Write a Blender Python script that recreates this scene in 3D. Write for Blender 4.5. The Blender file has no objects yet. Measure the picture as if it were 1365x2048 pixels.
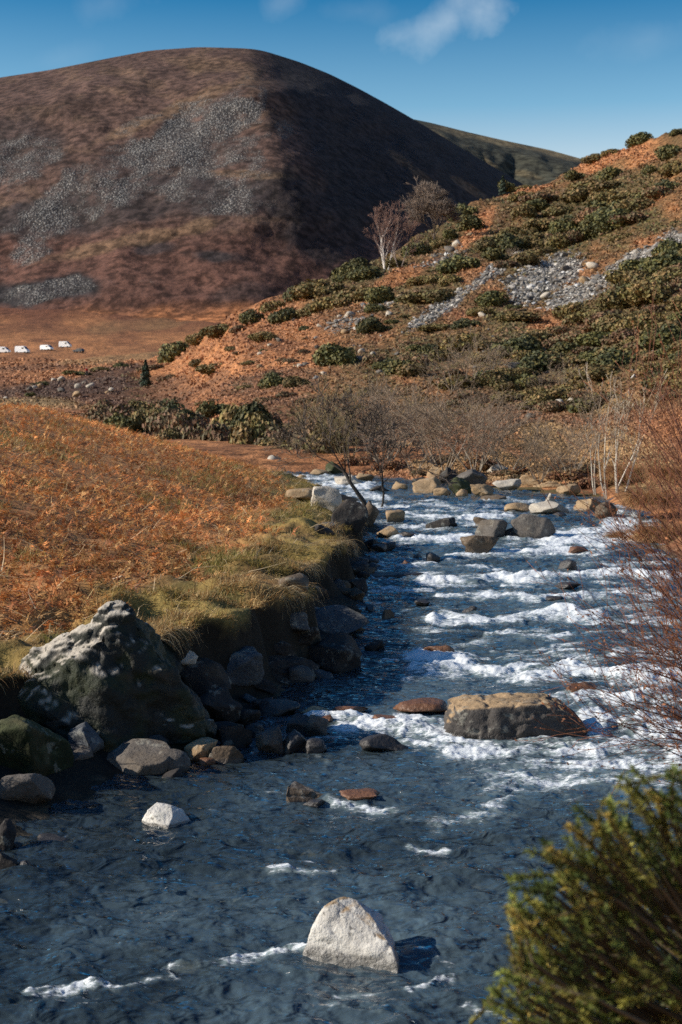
import bpy, math, random
import numpy as np
from mathutils import Vector, Matrix, Euler

random.seed(11)
RNG = np.random.default_rng(11)
SC = bpy.context.scene
COL = SC.collection

# ------------------------------------------------------------------ camera, sky, sun, exposure
F, CX, CY, HZ, CAMZ = 2844.0, 682.5, 1024.0, 850.0, 3.0     # photo: 1365 x 2048, horizon row, eye height over the water
PITCH = math.atan((CY - HZ) / F)
SUN_EL, SUN_AZ = 28.0, 6.0                                 # degrees; azimuth: how far behind the camera's left side

cam_d = bpy.data.cameras.new('camera')
cam = bpy.data.objects.new('camera', cam_d)
COL.objects.link(cam)
cam.location = (0, 0, CAMZ)
cam.rotation_euler = (math.pi / 2 - PITCH, 0, 0)
cam_d.sensor_fit = 'VERTICAL'
cam_d.sensor_height = 36.0
cam_d.sensor_width = 24.0
cam_d.lens = F / 2048 * 36
cam_d.clip_start = 0.05
cam_d.clip_end = 20000
cam_d.dof.use_dof = True
cam_d.dof.focus_distance = 14.5
cam_d.dof.aperture_fstop = 4.0
SC.camera = cam

sun_dir = Vector((-math.cos(math.radians(SUN_EL)) * math.cos(math.radians(SUN_AZ)),
                  -math.cos(math.radians(SUN_EL)) * math.sin(math.radians(SUN_AZ)),
                  math.sin(math.radians(SUN_EL))))
sun_d = bpy.data.lights.new('sun', 'SUN')
sun_d.energy = 5.0
sun_d.angle = math.radians(0.5)
sun_d.color = (1.0, 0.91, 0.79)
sun = bpy.data.objects.new('sun', sun_d)
COL.objects.link(sun)
sun.location = sun_dir * 50
sun.rotation_euler = sun_dir.to_track_quat('Z', 'Y').to_euler()

W = bpy.data.worlds.new('World')
SC.world = W
W.use_nodes = True
wt = W.node_tree
wt.nodes.clear()
w_out = wt.nodes.new('ShaderNodeOutputWorld')
w_bg = wt.nodes.new('ShaderNodeBackground')
w_bg.inputs['Strength'].default_value = 0.108
w_sky = wt.nodes.new('ShaderNodeTexSky')
w_sky.sky_type = 'NISHITA'
w_sky.sun_disc = False
w_sky.sun_elevation = math.radians(SUN_EL)
w_sky.sun_rotation = math.atan2(sun_dir.x, sun_dir.y)
w_sky.altitude = 200
w_sky.air_density = 1.0
w_sky.dust_density = 0.6
w_sky.ozone_density = 2.0
w_tint = wt.nodes.new('ShaderNodeMix')
w_tint.data_type = 'RGBA'
w_tint.blend_type = 'MULTIPLY'
w_tint.inputs[0].default_value = 1.0
wt.links.new(w_sky.outputs[0], w_tint.inputs[6])
# a few thin clouds: soft noise confined to chosen directions of the sky
w_geo = wt.nodes.new('ShaderNodeTexCoord')
w_prev = w_tint.outputs[2]


def px_dir(px, py):
    a, b = (px - CX) / F, (CY - py) / F
    d = Vector((a, math.cos(PITCH) + b * math.sin(PITCH), -math.sin(PITCH) + b * math.cos(PITCH)))
    return d.normalized()


w_sep = wt.nodes.new('ShaderNodeSeparateXYZ')
wt.links.new(w_geo.outputs['Generated'], w_sep.inputs[0])


def w_math(op, a, b=None, c=None, clamp=False):
    n = wt.nodes.new('ShaderNodeMath')
    n.operation = op
    n.use_clamp = clamp
    for i, v in enumerate((a, b, c)):
        if v is None:
            continue
        if isinstance(v, (int, float)):
            n.inputs[i].default_value = v
        else:
            wt.links.new(v, n.inputs[i])
    return n.outputs[0]


w_az = w_math('DIVIDE', w_sep.outputs[0], w_sep.outputs[1])       # direction as slopes, world space
w_el = w_math('DIVIDE', w_sep.outputs[2], w_sep.outputs[1])
w_ramp = wt.nodes.new('ShaderNodeValToRGB')                       # clear winter air: pale low down, deep teal blue above
wt.links.new(w_math('MULTIPLY', w_sep.outputs[2], 2.0, clamp=True), w_ramp.inputs[0])
for i, (pos_, c_) in enumerate(((0.30, (2.3, 1.68, 1.27)), (0.43, (0.80, 1.10, 1.09)), (0.58, (0.05, 0.54, 0.78)), (1.0, (0.26, 0.50, 0.74)))):
    e_ = w_ramp.color_ramp.elements[i] if i < 2 else w_ramp.color_ramp.elements.new(pos_)
    e_.position = pos_
    e_.color = (*c_, 1)
wt.links.new(w_ramp.outputs[0], w_tint.inputs[7])
w_noise = wt.nodes.new('ShaderNodeTexNoise')
w_noise.inputs['Scale'].default_value = 26.0
w_noise.inputs['Detail'].default_value = 7.0
w_noise.inputs['Roughness'].default_value = 0.55
wt.links.new(w_geo.outputs['Generated'], w_noise.inputs['Vector'])
mask = None
for (px, py, rx, ry, rot, k) in [(880, 50, 85, 34, 0.30, 0.40), (960, 26, 62, 44, 0.25, 0.50), (215, 4, 56, 28, 0.1, 0.10),
                                 (570, 4, 40, 28, 0.3, 0.16), (725, 22, 60, 22, 0.0, 0.07), (120, 118, 60, 20, 0.2, 0.05),
                                 (1290, 80, 90, 30, 0.2, 0.08)]:
    d = px_dir(px, py)
    ua = w_math('SUBTRACT', w_az, d.x / d.y)
    ub = w_math('SUBTRACT', w_el, d.z / d.y)
    cr, sr = math.cos(rot), math.sin(rot)
    p1 = w_math('ADD', w_math('MULTIPLY', ua, cr * F / rx), w_math('MULTIPLY', ub, sr * F / rx))
    p2 = w_math('ADD', w_math('MULTIPLY', ua, -sr * F / ry), w_math('MULTIPLY', ub, cr * F / ry))
    r2 = w_math('ADD', w_math('MULTIPLY', p1, p1), w_math('MULTIPLY', p2, p2))
    r = w_math('SQRT', r2)
    g = w_math('SUBTRACT', 1.35, r)
    g = w_math('ADD', g, w_math('MULTIPLY', w_math('SUBTRACT', w_noise.outputs['Fac'], 0.5), 3.2))
    g = w_math('MULTIPLY', w_math('SMOOTH_MIN', w_math('MULTIPLY', g, 0.45, clamp=True), 1.0, 0.2), k, clamp=True)
    mask = g if mask is None else w_math('MAXIMUM', mask, g)
w_fwd = w_math('GREATER_THAN', w_sep.outputs[1], 0.2)
mask = w_math('MULTIPLY', mask, w_fwd)
w_mix = wt.nodes.new('ShaderNodeMix')
w_mix.data_type = 'RGBA'
wt.links.new(mask, w_mix.inputs[0])
wt.links.new(w_prev, w_mix.inputs[6])
w_mix.inputs[7].default_value = (7.2, 7.8, 8.0, 1)
wt.links.new(w_mix.outputs[2], w_bg.inputs['Color'])
wt.links.new(w_bg.outputs[0], w_out.inputs[0])

SC.view_settings.view_transform = 'Standard'
SC.view_settings.look = 'None'
SC.view_settings.exposure = 0.32
SC.view_settings.gamma = 1.0
SC.render.engine = 'CYCLES'
SC.cycles.max_bounces = 6
SC.cycles.diffuse_bounces = 2
SC.cycles.glossy_bounces = 2
SC.cycles.transparent_max_bounces = 8
SC.cycles.caustics_reflective = False
SC.cycles.caustics_refractive = False
SC.cycles.use_denoising = False
SC.cycles.sample_clamp_direct = 5.0
SC.cycles.sample_clamp_indirect = 3.0
SC.render.film_transparent = False


# ------------------------------------------------------------------ helpers
def smooth(a, b, x):
    t = np.clip((np.asarray(x, float) - a) / (b - a), 0, 1)
    return t * t * (3 - 2 * t)


def lerp(a, b, t):
    return a + (b - a) * t


def hsh(i, j, k):
    h = (i.astype(np.int64) * 374761393 + j.astype(np.int64) * 668265263 + k.astype(np.int64) * 2147483647 * 0 + k.astype(np.int64) * 1274126177) & 0xFFFFFFFF
    h = ((h ^ (h >> 13)) * 1274126177) & 0xFFFFFFFF
    h = ((h ^ (h >> 16)) * 2246822519) & 0xFFFFFFFF
    return ((h ^ (h >> 15)) & 0xFFFFFF) / float(0xFFFFFF)


def vn(x, y, z=0.0):
    """value noise in -1..1"""
    x, y, z = np.broadcast_arrays(np.asarray(x, float), np.asarray(y, float), np.asarray(z, float))
    xi, yi, zi = np.floor(x), np.floor(y), np.floor(z)
    fx, fy, fz = x - xi, y - yi, z - zi
    fx, fy, fz = [f * f * f * (f * (f * 6 - 15) + 10) for f in (fx, fy, fz)]
    xi, yi, zi = xi.astype(np.int64), yi.astype(np.int64), zi.astype(np.int64)
    r = 0
    for dz in (0, 1):
        wz = fz if dz else 1 - fz
        for dy in (0, 1):
            wy = fy if dy else 1 - fy
            a = hsh(xi, yi + dy, zi + dz)
            b = hsh(xi + 1, yi + dy, zi + dz)
            r = r + (a + (b - a) * fx) * wy * wz
    return r * 2 - 1


def fbm(x, y, z=0.0, o=4, g=0.5):
    s, a, t = 0.0, 1.0, 0.0
    c, sn = math.cos(0.6), math.sin(0.6)
    x, y, z = np.asarray(x, float), np.asarray(y, float), np.asarray(z, float)
    for k in range(o):
        s = s + a * vn(x + 17.3 * k, y - 9.1 * k, z + 3.7 * k)
        t += a
        a *= g
        x, y, z = (x * c - y * sn) * 2.03, (x * sn + y * c) * 2.03, z * 2.03
    return s / t


TP = math.tan(PITCH)


def vy(py):
    b = (CY - np.asarray(py, float)) / F
    return (b - TP) / (1 + b * TP)


def ux(px, py):
    b = (CY - np.asarray(py, float)) / F
    return (np.asarray(px, float) - CX) / F / (math.cos(PITCH) + b * math.sin(PITCH))


def at(px, py, Y):
    """the world point at depth Y seen at photo pixel (px, py)"""
    Y = np.asarray(Y, float)
    return np.stack(np.broadcast_arrays(ux(px, py) * Y, Y, CAMZ + vy(py) * Y), -1)


def to_px(p):
    p = np.asarray(p, float)
    x, y, z = p[..., 0], p[..., 1], p[..., 2] - CAMZ
    dep = y * math.cos(PITCH) - z * math.sin(PITCH)
    up = y * math.sin(PITCH) + z * math.cos(PITCH)
    return np.stack([CX + F * x / dep, CY - F * up / dep], -1)


def zw(Y):
    return 0.02 * (np.asarray(Y, float) - 8)


def water_at(px, py):
    Y = 3.16 / (0.02 - vy(py))
    return at(px, py, Y)


def make_mesh(name, V, faces, mat=None, col=None, attrs=None, smooth_=True, mats=None, mi=None, fcol=None):
    """faces: (M,k) array or list of such arrays"""
    me = bpy.data.meshes.new(name)
    V = np.asarray(V, np.float32)
    if isinstance(faces, np.ndarray):
        faces = [faces]
    faces = [f for f in faces if len(f)]
    me.vertices.add(len(V))
    me.vertices.foreach_set('co', V.ravel())
    loops = np.concatenate([f.ravel() for f in faces]).astype(np.int32)
    tot = np.concatenate([np.full(len(f), f.shape[1]) for f in faces]).astype(np.int32)
    start = np.concatenate([[0], np.cumsum(tot)[:-1]]).astype(np.int32)
    me.loops.add(len(loops))
    me.loops.foreach_set('vertex_index', loops)
    me.polygons.add(len(tot))
    me.polygons.foreach_set('loop_start', start)
    me.polygons.foreach_set('loop_total', tot)
    me.polygons.foreach_set('use_smooth', np.full(len(tot), smooth_, bool))
    for m in (mats or ([mat] if mat else [])):
        me.materials.append(m)
    if mi is not None:
        me.polygons.foreach_set('material_index', np.asarray(mi, np.int32))
    me.update(calc_edges=True)
    me.validate()
    if col is not None:
        a = me.color_attributes.new('col', 'FLOAT_COLOR', 'POINT')
        c = np.ones((len(V), 4), np.float32)
        c[:, :3] = col
        a.data.foreach_set('color', c.ravel())
    for k, v in (attrs or {}).items():
        a = me.attributes.new(k, 'FLOAT', 'POINT')
        a.data.foreach_set('value', np.asarray(v, np.float32))
    return me


def tag(o, label=None, cat=None, group=None, kind=None):
    for k, v in (('label', label), ('category', cat), ('group', group), ('kind', kind)):
        if v:
            o[k] = v
    return o


def link(name, me, parent=None, loc=None, rot=None, scale=None):
    o = bpy.data.objects.new(name, me)
    COL.objects.link(o)
    if parent is not None:
        o.parent = parent
    if loc is not None:
        o.location = [float(c) for c in loc]
    if rot is not None:
        o.rotation_euler = rot
    if scale is not None:
        o.scale = scale if hasattr(scale, '__len__') else (scale,) * 3
    return o


def grid_faces(nr, nc):
    i = np.arange(nr * nc).reshape(nr, nc)
    return np.stack([i[:-1, :-1], i[:-1, 1:], i[1:, 1:], i[1:, :-1]], -1).reshape(-1, 4)


class NT:
    def __init__(s, name):
        s.m = bpy.data.materials.new(name)
        s.m.use_nodes = True
        s.t = s.m.node_tree
        s.t.nodes.clear()
        s.out = s.n('ShaderNodeOutputMaterial')

    def n(s, typ, ins=None, **kw):
        nd = s.t.nodes.new(typ)
        for k, v in kw.items():
            setattr(nd, k, v)
        for k, v in (ins or {}).items():
            if isinstance(v, bpy.types.NodeSocket):
                s.t.links.new(v, nd.inputs[k])
            else:
                nd.inputs[k].default_value = v
        return nd

    def math(s, op, a, b=0.0, clamp=False):
        return s.n('ShaderNodeMath', {0: a, 1: b}, operation=op, use_clamp=clamp).outputs[0]

    def mix(s, f, a, b, blend='MIX'):
        def c4(v):
            return v if isinstance(v, bpy.types.NodeSocket) else (*v, 1.0)
        return s.n('ShaderNodeMix', {0: f, 6: c4(a), 7: c4(b)}, data_type='RGBA', blend_type=blend).outputs[2]

    def noise(s, vec, scale, detail=3.0, rough=0.55, dist=0.0):
        return s.n('ShaderNodeTexNoise', {'Vector': vec, 'Scale': scale, 'Detail': detail, 'Roughness': rough, 'Distortion': dist}).outputs['Fac']

    def ramp(s, f, a, b):
        return s.n('ShaderNodeMapRange', {0: f, 1: a, 2: b, 3: 0.0, 4: 1.0}, interpolation_type='SMOOTHSTEP').outputs[0]

    def attr(s, name, out='Fac'):
        return s.n('ShaderNodeAttribute', attribute_name=name).outputs[out]

    def pos(s):
        return s.n('ShaderNodeNewGeometry').outputs['Position']

    def obj(s):
        return s.n('ShaderNodeTexCoord').outputs['Object']

    def vscale(s, vec, xyz):
        return s.n('ShaderNodeMapping', {'Vector': vec, 'Scale': xyz}).outputs[0]

    def bump(s, h, strength, dist, normal=None):
        ins = {'Height': h, 'Strength': strength, 'Distance': dist}
        if normal is not None:
            ins['Normal'] = normal
        return s.n('ShaderNodeBump', ins).outputs[0]

    def principled(s, **ins):
        p = s.n('ShaderNodeBsdfPrincipled')
        for k, v in ins.items():
            k = k.replace('_', ' ')
            if isinstance(v, bpy.types.NodeSocket):
                s.t.links.new(v, p.inputs[k])
            else:
                p.inputs[k].default_value = (*v, 1.0) if isinstance(v, tuple) and len(v) == 3 else v
        s.t.links.new(p.outputs[0], s.out.inputs[0])
        return p


def plain_mat(name, c, rough=0.7, var=0.25, scale=8.0, metallic=0.0):
    b = NT(name)
    n = b.noise(b.obj(), scale, 4.0)
    c0 = tuple(x * (1 - var) for x in c)
    c1 = tuple(min(1, x * (1 + var)) for x in c)
    b.principled(Base_Color=b.mix(n, c0, c1), Roughness=rough, Metallic=metallic)
    return b.m


def veg_mat(name, tint=(1, 1, 1), var=0.35, rough=0.75, trans=0.0, sat=0.0):
    """vertex colour times a little per-object and fine variation"""
    b = NT(name)
    c = b.attr('col', 'Color')
    r = b.n('ShaderNodeObjectInfo').outputs['Random']
    n = b.noise(b.pos(), 3.0, 3.0)
    k = b.math('ADD', b.math('MULTIPLY', r, var), b.math('MULTIPLY', n, 0.5))
    k = b.math('ADD', k, 0.75 - var / 2)
    cc = b.mix(1.0, c, b.n('ShaderNodeCombineColor', {0: k, 1: k, 2: k}).outputs[0], 'MULTIPLY')
    cc = b.mix(1.0, cc, tint, 'MULTIPLY')
    if trans:
        d = b.n('ShaderNodeBsdfPrincipled', {'Base Color': cc, 'Roughness': rough})
        t = b.n('ShaderNodeBsdfTranslucent', {'Color': cc})
        m = b.n('ShaderNodeMixShader', {0: trans, 1: d.outputs[0], 2: t.outputs[0]})
        b.t.links.new(m.outputs[0], b.out.inputs[0])
    else:
        b.principled(Base_Color=cc, Roughness=rough)
    return b.m


# ------------------------------------------------------------------ the plan of the valley
T_Y = np.array([0, 3, 5, 7, 9, 10.9, 12.2, 13, 14.5, 16, 17.7, 22, 26.7, 30, 33, 38, 43, 46, 50, 54, 56, 60, 66])
T_XL = np.array([-8, -6, -4.2, -3.0, -2.4, -2.1, -1.45, -1.05, -.75, -.3, .25, .4, .35, .7, .85, .9, .75, 0.0, -.6, -1.7, -2.4, -5, -10])
R_Y = np.array([0, 3, 5, 6.5, 8, 10.5, 13, 20, 27, 33.6, 36.5, 40, 43, 46.8, 50.8, 54, 57, 60, 66])
R_X = np.array([-2, -.8, .6, 1.8, 3, 4.5, 5.8, 6.2, 6.5, 6.5, 6.9, 7.4, 7.7, 5.2, 2.9, 1.5, -.5, -3.5, -9])


def xl(Y):
    return np.interp(Y, T_Y, T_XL) + 0.13 * vn(np.asarray(Y) * 0.8, 3.3) + 0.06 * vn(np.asarray(Y) * 2.6, 8.1)


def xr(Y):
    return np.interp(Y, R_Y, R_X)


def lip_d(Y):
    return np.interp(Y, [0, 10, 12, 13.3, 15, 16.5, 17.3, 18, 20.5, 22, 25, 30, 36, 42, 50, 66], [1.5, 1.6, 1.6, .95, .65, .5, .8, 1.15, .95, .7, .4, .6, 1.3, 1.7, .9, .5]) \
        + 0.10 * vn(np.asarray(Y) * 0.8, 5.5) + 0.20 * vn(np.asarray(Y) * 1.7, 1.2) + 0.07 * vn(np.asarray(Y) * 4.5, 4.2)


def lip_z(Y):
    return np.interp(Y, [0, 8, 12, 13.5, 17, 26, 35, 44, 48, 53, 60, 66], [.6, .66, .82, 1.0, .98, 1.02, 1.02, 1.15, 1.2, .9, .5, .3])


def lip_shift(dd):
    """the turf bulges out over the eroded bank"""
    return 0.17 * smooth(-.16, .03, dd) * smooth(.7, .05, dd)


def near_z(x, Y):
    x, Y = np.broadcast_arrays(np.asarray(x, float), np.asarray(Y, float))
    w = zw(Y)
    L, R = xl(Y), xr(Y)
    dl, dr = L - x, x - R
    bed = w - 0.05 - 0.45 * smooth(0, 1.2, -np.maximum(dl, dr)) + 0.07 * fbm(x * 1.1, Y * 1.1, 2.0) + 0.035 * fbm(x * 4, Y * 4, 7.0)
    # left bank
    ld, lz = lip_d(Y), lip_z(Y)
    dd = np.maximum(dl - ld, 0)
    foot = w + np.clip(dl, -1, 10) * 0.28 - 0.02 + 0.06 * fbm(x * 2.2, Y * 2.2, 4.0)
    top = lz + 0.082 * np.minimum(dd, 13) * (1 - 0.02 * np.clip(Y - 44, 0, 20)) \
        + (0.20 * fbm(x * 1.1, Y * 1.1, 11.0, 3) + 0.22 * fbm(x * 2.4, Y * 2.4, 5.0, 3) * smooth(2.6, .6, dd) + 0.22 * fbm(x * .3, Y * .3, 1.0, 2)) * smooth(-.1, .8, dd + .3)
    t = smooth(-0.34, 0.02, dl - ld + 0.12 * fbm(x * 3, Y * 3, 9.0, 2))
    left = lerp(foot, np.maximum(top, foot), t)
    # right bank
    hgt = np.where(Y < 29, 1.0, 1.0) * lerp(1.25, 0.9, smooth(4, 12, Y))
    right = w + hgt * smooth(-0.1, 1.5, dr) + 0.10 * np.clip(dr - 1, 0, 40) + 0.10 * fbm(x * 1.3, Y * 1.3, 21.0) * smooth(0, 1, dr)
    right = right - smooth(29, 34, Y) * (1.6 + 0.4 * np.clip(dr, 0, 40)) * smooth(0.0, 0.5, dr)
    z = np.where(dl > -0.6, np.maximum(bed, np.where(dl > -0.6, left, -99)), bed)
    z = np.where(dr > -0.2, np.maximum(z, right), z)
    return z


MOOR_PY = np.array([560, 600, 640, 660, 695, 720, 760, 800, 850, 880, 900, 935])
MOOR_Y = np.array([1180, 1080, 980, 850, 600, 450, 290, 180, 100, 76, 64, 52.])


def moor_Y(py):
    return np.exp(np.interp(py, MOOR_PY, np.log(MOOR_Y)))


H_PX = np.array([250, 330, 390, 440, 480, 540, 600, 660, 740, 780, 830, 880, 940, 1000, 1060, 1100, 1165, 1230, 1300, 1365, 1500, 1960])
H_PY = np.array([748, 706, 681, 653, 627, 606, 586, 556, 522, 500, 468, 448, 412, 392, 376, 364, 328, 306, 288, 268, 230, 150])
HB_PX = CX + F * R_X[6:] / R_Y[6:]
HB_Y = R_Y[6:]


def hs_top(px):
    return np.interp(px, H_PX, H_PY)


def hs_bottomY(px):
    return np.interp(px, HB_PX[::-1], HB_Y[::-1])


def hs_Y(px, py):
    """depth of the right hillside at a photo pixel"""
    px, py = np.broadcast_arrays(np.asarray(px, float), np.asarray(py, float))
    yb = hs_bottomY(px)
    pb = to_px(np.stack([px * 0, yb, zw(yb) - 0.25], -1))[..., 1]
    pt = hs_top(px)
    Yt = np.interp(px, [250, 480, 600, 740, 860, 1000, 1165, 1365, 1960], [300, 215, 215, 230, 260, 290, 320, 270, 190])
    t = np.clip((pb - py) / (pb - pt), -0.2, 1.05)
    lg = np.log(yb) + (np.log(Yt) - np.log(yb)) * t
    w = smooth(250, 470, px)
    return np.exp(lerp(np.log(moor_Y(py)), lg, w))


def hs_bump(p):
    k = np.clip(p[..., 1] / 200, 0.1, 1.3)
    return k * (1.1 * fbm(p[..., 0] * .05, p[..., 1] * .05, 3.0, 3) + 0.5 * fbm(p[..., 0] * .22, p[..., 1] * .22, 8.0, 3)) * smooth(48, 75, p[..., 1])


def hs_at(px, py):
    p = at(px, py, hs_Y(px, py))
    p[..., 2] += hs_bump(p)
    return p


def moor_at(px, py):
    p = at(px, py, moor_Y(py))
    p[..., 2] += moor_bump(p)
    return p


def moor_bump(p):
    k = np.clip(p[..., 1] / 300, 0.15, 2.0)
    return k * (0.8 * fbm(p[..., 0] * .03, p[..., 1] * .03, 13.0, 3) + 0.4 * fbm(p[..., 0] * .2, p[..., 1] * .2, 18.0, 3)) * smooth(60, 110, p[..., 1])


# ------------------------------------------------------------------ soft blobs used to lay out ground cover
def blobs(px, py, lst):
    m = np.zeros(np.broadcast(px, py).shape)
    wob = 0.55 * fbm(px * .02, py * .02, 31.0, 4)
    for (cx, cy, rx, ry, ang, k) in lst:
        c, s = math.cos(math.radians(ang)), math.sin(math.radians(ang))
        dx, dy = px - cx, py - cy
        r = np.hypot((dx * c + dy * s) / rx, (-dx * s + dy * c) / ry)
        m = np.maximum(m, k * smooth(1.25, 0.65, r + wob))
    return m
# ------------------------------------------------------------------ far ground: hill, far hill, moor
def ground_mat(name, stone_scale, bump_d, tuft_scale):
    b = NT(name)
    c = b.attr('col', 'Color')
    sc = b.attr('scree')
    P = b.pos()
    n1 = b.noise(P, tuft_scale, 5.0, 0.65)
    n2 = b.noise(P, tuft_scale * 0.11, 4.0, 0.6)
    n3 = b.noise(P, tuft_scale * 3.1, 3.0, 0.6)
    k = b.math('MULTIPLY', b.math('ADD', b.ramp(n1, 0.36, 0.64), 0.42), b.math('ADD', b.math('MULTIPLY', n2, 1.1), 0.45))
    k = b.math('MULTIPLY', k, b.math('ADD', b.math('MULTIPLY', n3, 0.7), 0.65))
    cc = b.mix(1.0, c, b.n('ShaderNodeCombineColor', {0: k, 1: k, 2: k}).outputs[0], 'MULTIPLY')
    vor = b.n('ShaderNodeTexVoronoi', {'Vector': P, 'Scale': stone_scale, 'Randomness': 1.0})
    stone_c = b.mix(b.n('ShaderNodeSeparateColor', {0: vor.outputs['Color']}).outputs[0], (.10, .098, .095), (.42, .40, .37))
    edge = b.ramp(vor.outputs['Distance'], 0.62 / 1, 0.25 / 1)
    stone_c = b.mix(edge, (.050, .046, .045), stone_c)
    thr = b.ramp(b.math('ADD', sc, b.math('MULTIPLY', b.math('SUBTRACT', b.noise(P, tuft_scale * .35, 5.0, 0.7), 0.5), 2.0)), 0.22, 1.0)
    cc = b.mix(thr, cc, stone_c)
    hgt = b.math('ADD', n1, b.math('MULTIPLY', b.math('MULTIPLY', edge, thr), 0.8))
    b.principled(Base_Color=cc, Roughness=0.92, Specular_IOR_Level=0.15, Normal=b.bump(hgt, 0.9, bump_d))
    return b.m


HILL_MAT = ground_mat('hill heather and scree', 0.55, 1.6, 0.12)
FAR_MAT = ground_mat('far hill grass', 0.1, 2.0, 0.05)
MOOR_MAT = ground_mat('moor bracken', 0.9, 0.35, 1.1)
SLOPE_MAT = ground_mat('hillside bracken', 1.6, 0.25, 1.5)

K_PX = np.array([-900, -500, -200, 0, 100, 170, 225, 300, 400, 500, 530, 600, 660, 720, 780, 830, 900, 960, 1040, 1100, 1200, 1500])
K_PY = np.array([420, 300, 198, 155, 140, 126, 115, 101, 94, 97, 102, 124, 148, 178, 211, 240, 282, 318, 364, 402, 460, 600])


def build_hill():
    pxs = np.linspace(-900, 1420, 620)
    top = np.interp(pxs, K_PX, K_PY)
    k = np.ones(9) / 9
    top = np.convolve(np.pad(top, 4, 'edge'), k, 'valid')
    t = np.concatenate([np.linspace(0, 0.90, 300), np.linspace(0.90, 1, 60)[1:]])
    PX, T = np.meshgrid(pxs, t)
    TOP = np.broadcast_to(top, PX.shape)
    PY = 690 + (TOP - 690) * T
    v, u = vy(PY), ux(PX, PY)
    Y1 = 408.0 / np.maximum(0.5 - v - 0.7 * u, 0.12)
    Y2 = 539.0 / np.maximum(0.65 - v + 0.2 * u, 0.12)
    low = smooth(300, 520, PY)
    s = lerp(10.0, 90.0, low)
    m = np.maximum(Y1, Y2)
    Yd = m + s * np.log(np.exp((Y1 - m) / s) + np.exp((Y2 - m) / s))
    # meet the moor at the foot
    Yd = lerp(moor_Y(np.clip(PY, 575, 935)), Yd, smooth(700, 590, PY))
    Yd = Yd + 130 * (1 - np.sqrt(np.clip(1 - smooth(0.82, 1.0, T) ** 2 * 0.999, 0, 1)))
    P = at(PX, PY, Yd)
    amp = smooth(700, 560, PY) * smooth(1.0, 0.93, T)
    P[..., 1] += amp * (22 * fbm(P[..., 0] * .008, P[..., 2] * .008, 5.0, 3) + 7 * fbm(P[..., 0] * .035, P[..., 2] * .03, 9.0, 4))
    # back of the hill
    rows = [P]
    last = P[-1]
    for dy, dz in ((60, -6), (200, -45), (500, -160), (1100, -420)):
        q = last.copy()
        q[:, 1] += dy
        q[:, 0] *= q[:, 1] / last[:, 1]
        q[:, 2] = np.maximum(q[:, 2] + dz, -30)
        rows.append(q[None])
    allP = np.concatenate(rows)
    nr, nc = allP.shape[:2]
    base = np.array([.086, .052, .041])
    red = np.array([.100, .050, .037])
    dark = np.array([.030, .026, .027])
    tan = np.array([.17, .11, .060])
    orange = np.array([.40, .160, .062])
    grass = np.array([.10, .065, .036])
    nz = fbm(PX * .012, PY * .02, 3.0, 5)
    c = base + (tan - base) * (0.25 * smooth(0.0, 0.6, fbm(PX * .02 + PY * .01, PY * .05, 41.0, 4)))[..., None]
    stk = fbm((PX + PY * .6) * .03, (PY - PX * .25) * .10, 61.0, 6)
    c = c * (1 + .38 * stk)[..., None]
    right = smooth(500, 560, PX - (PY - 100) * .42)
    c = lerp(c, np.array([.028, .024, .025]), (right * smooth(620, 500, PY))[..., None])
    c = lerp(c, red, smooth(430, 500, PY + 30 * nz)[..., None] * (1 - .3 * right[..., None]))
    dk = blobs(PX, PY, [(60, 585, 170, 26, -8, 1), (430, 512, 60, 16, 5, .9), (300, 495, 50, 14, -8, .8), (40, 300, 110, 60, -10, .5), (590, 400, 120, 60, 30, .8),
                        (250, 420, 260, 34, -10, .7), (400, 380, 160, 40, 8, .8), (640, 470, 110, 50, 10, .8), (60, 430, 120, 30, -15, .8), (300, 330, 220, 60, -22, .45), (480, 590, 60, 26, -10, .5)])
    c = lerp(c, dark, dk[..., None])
    tn = blobs(PX, PY, [(330, 225, 190, 14, -24, .4), (500, 345, 110, 10, 4, .4), (840, 350, 70, 9, 40, .35), (950, 380, 40, 8, 30, .45), (420, 125, 120, 12, 5, .3), (260, 480, 200, 16, -12, .5)])
    c = lerp(c, tan, tn[..., None])
    c = lerp(c, orange, smooth(600, 655, PY + 24 * nz + 0.02 * (PX - 200))[..., None])
    scree = blobs(PX, PY, [(455, 236, 85, 40, -22, .95), (360, 275, 170, 52, -28, .86), (250, 330, 180, 50, -26, .62), (380, 345, 200, 60, -8, .5), (420, 290, 110, 60, -20, .6),
                           (150, 375, 120, 30, -30, .55), (470, 310, 70, 60, 30, .55), (110, 440, 95, 32, -12, .72), (60, 500, 80, 30, -20, .60), (30, 330, 110, 50, -18, .55),
                           (70, 585, 130, 22, -10, .62), (280, 240, 70, 14, -24, .4), (570, 250, 18, 24, 0, .55), (430, 400, 150, 30, 10, .42), (525, 190, 12, 30, 0, .5)])
    scree = np.clip(scree * (1 + .6 * fbm((PX + PY * .9) * .022, (PY - PX) * .007, 71.0, 4)), 0, 1)
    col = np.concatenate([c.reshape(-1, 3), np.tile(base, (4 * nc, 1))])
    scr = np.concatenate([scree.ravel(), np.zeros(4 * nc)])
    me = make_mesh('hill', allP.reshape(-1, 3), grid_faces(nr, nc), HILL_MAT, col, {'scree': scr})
    tag(link('hill', me), 'domed brown fell with grey scree and one flank in shade', kind='structure')


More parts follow.
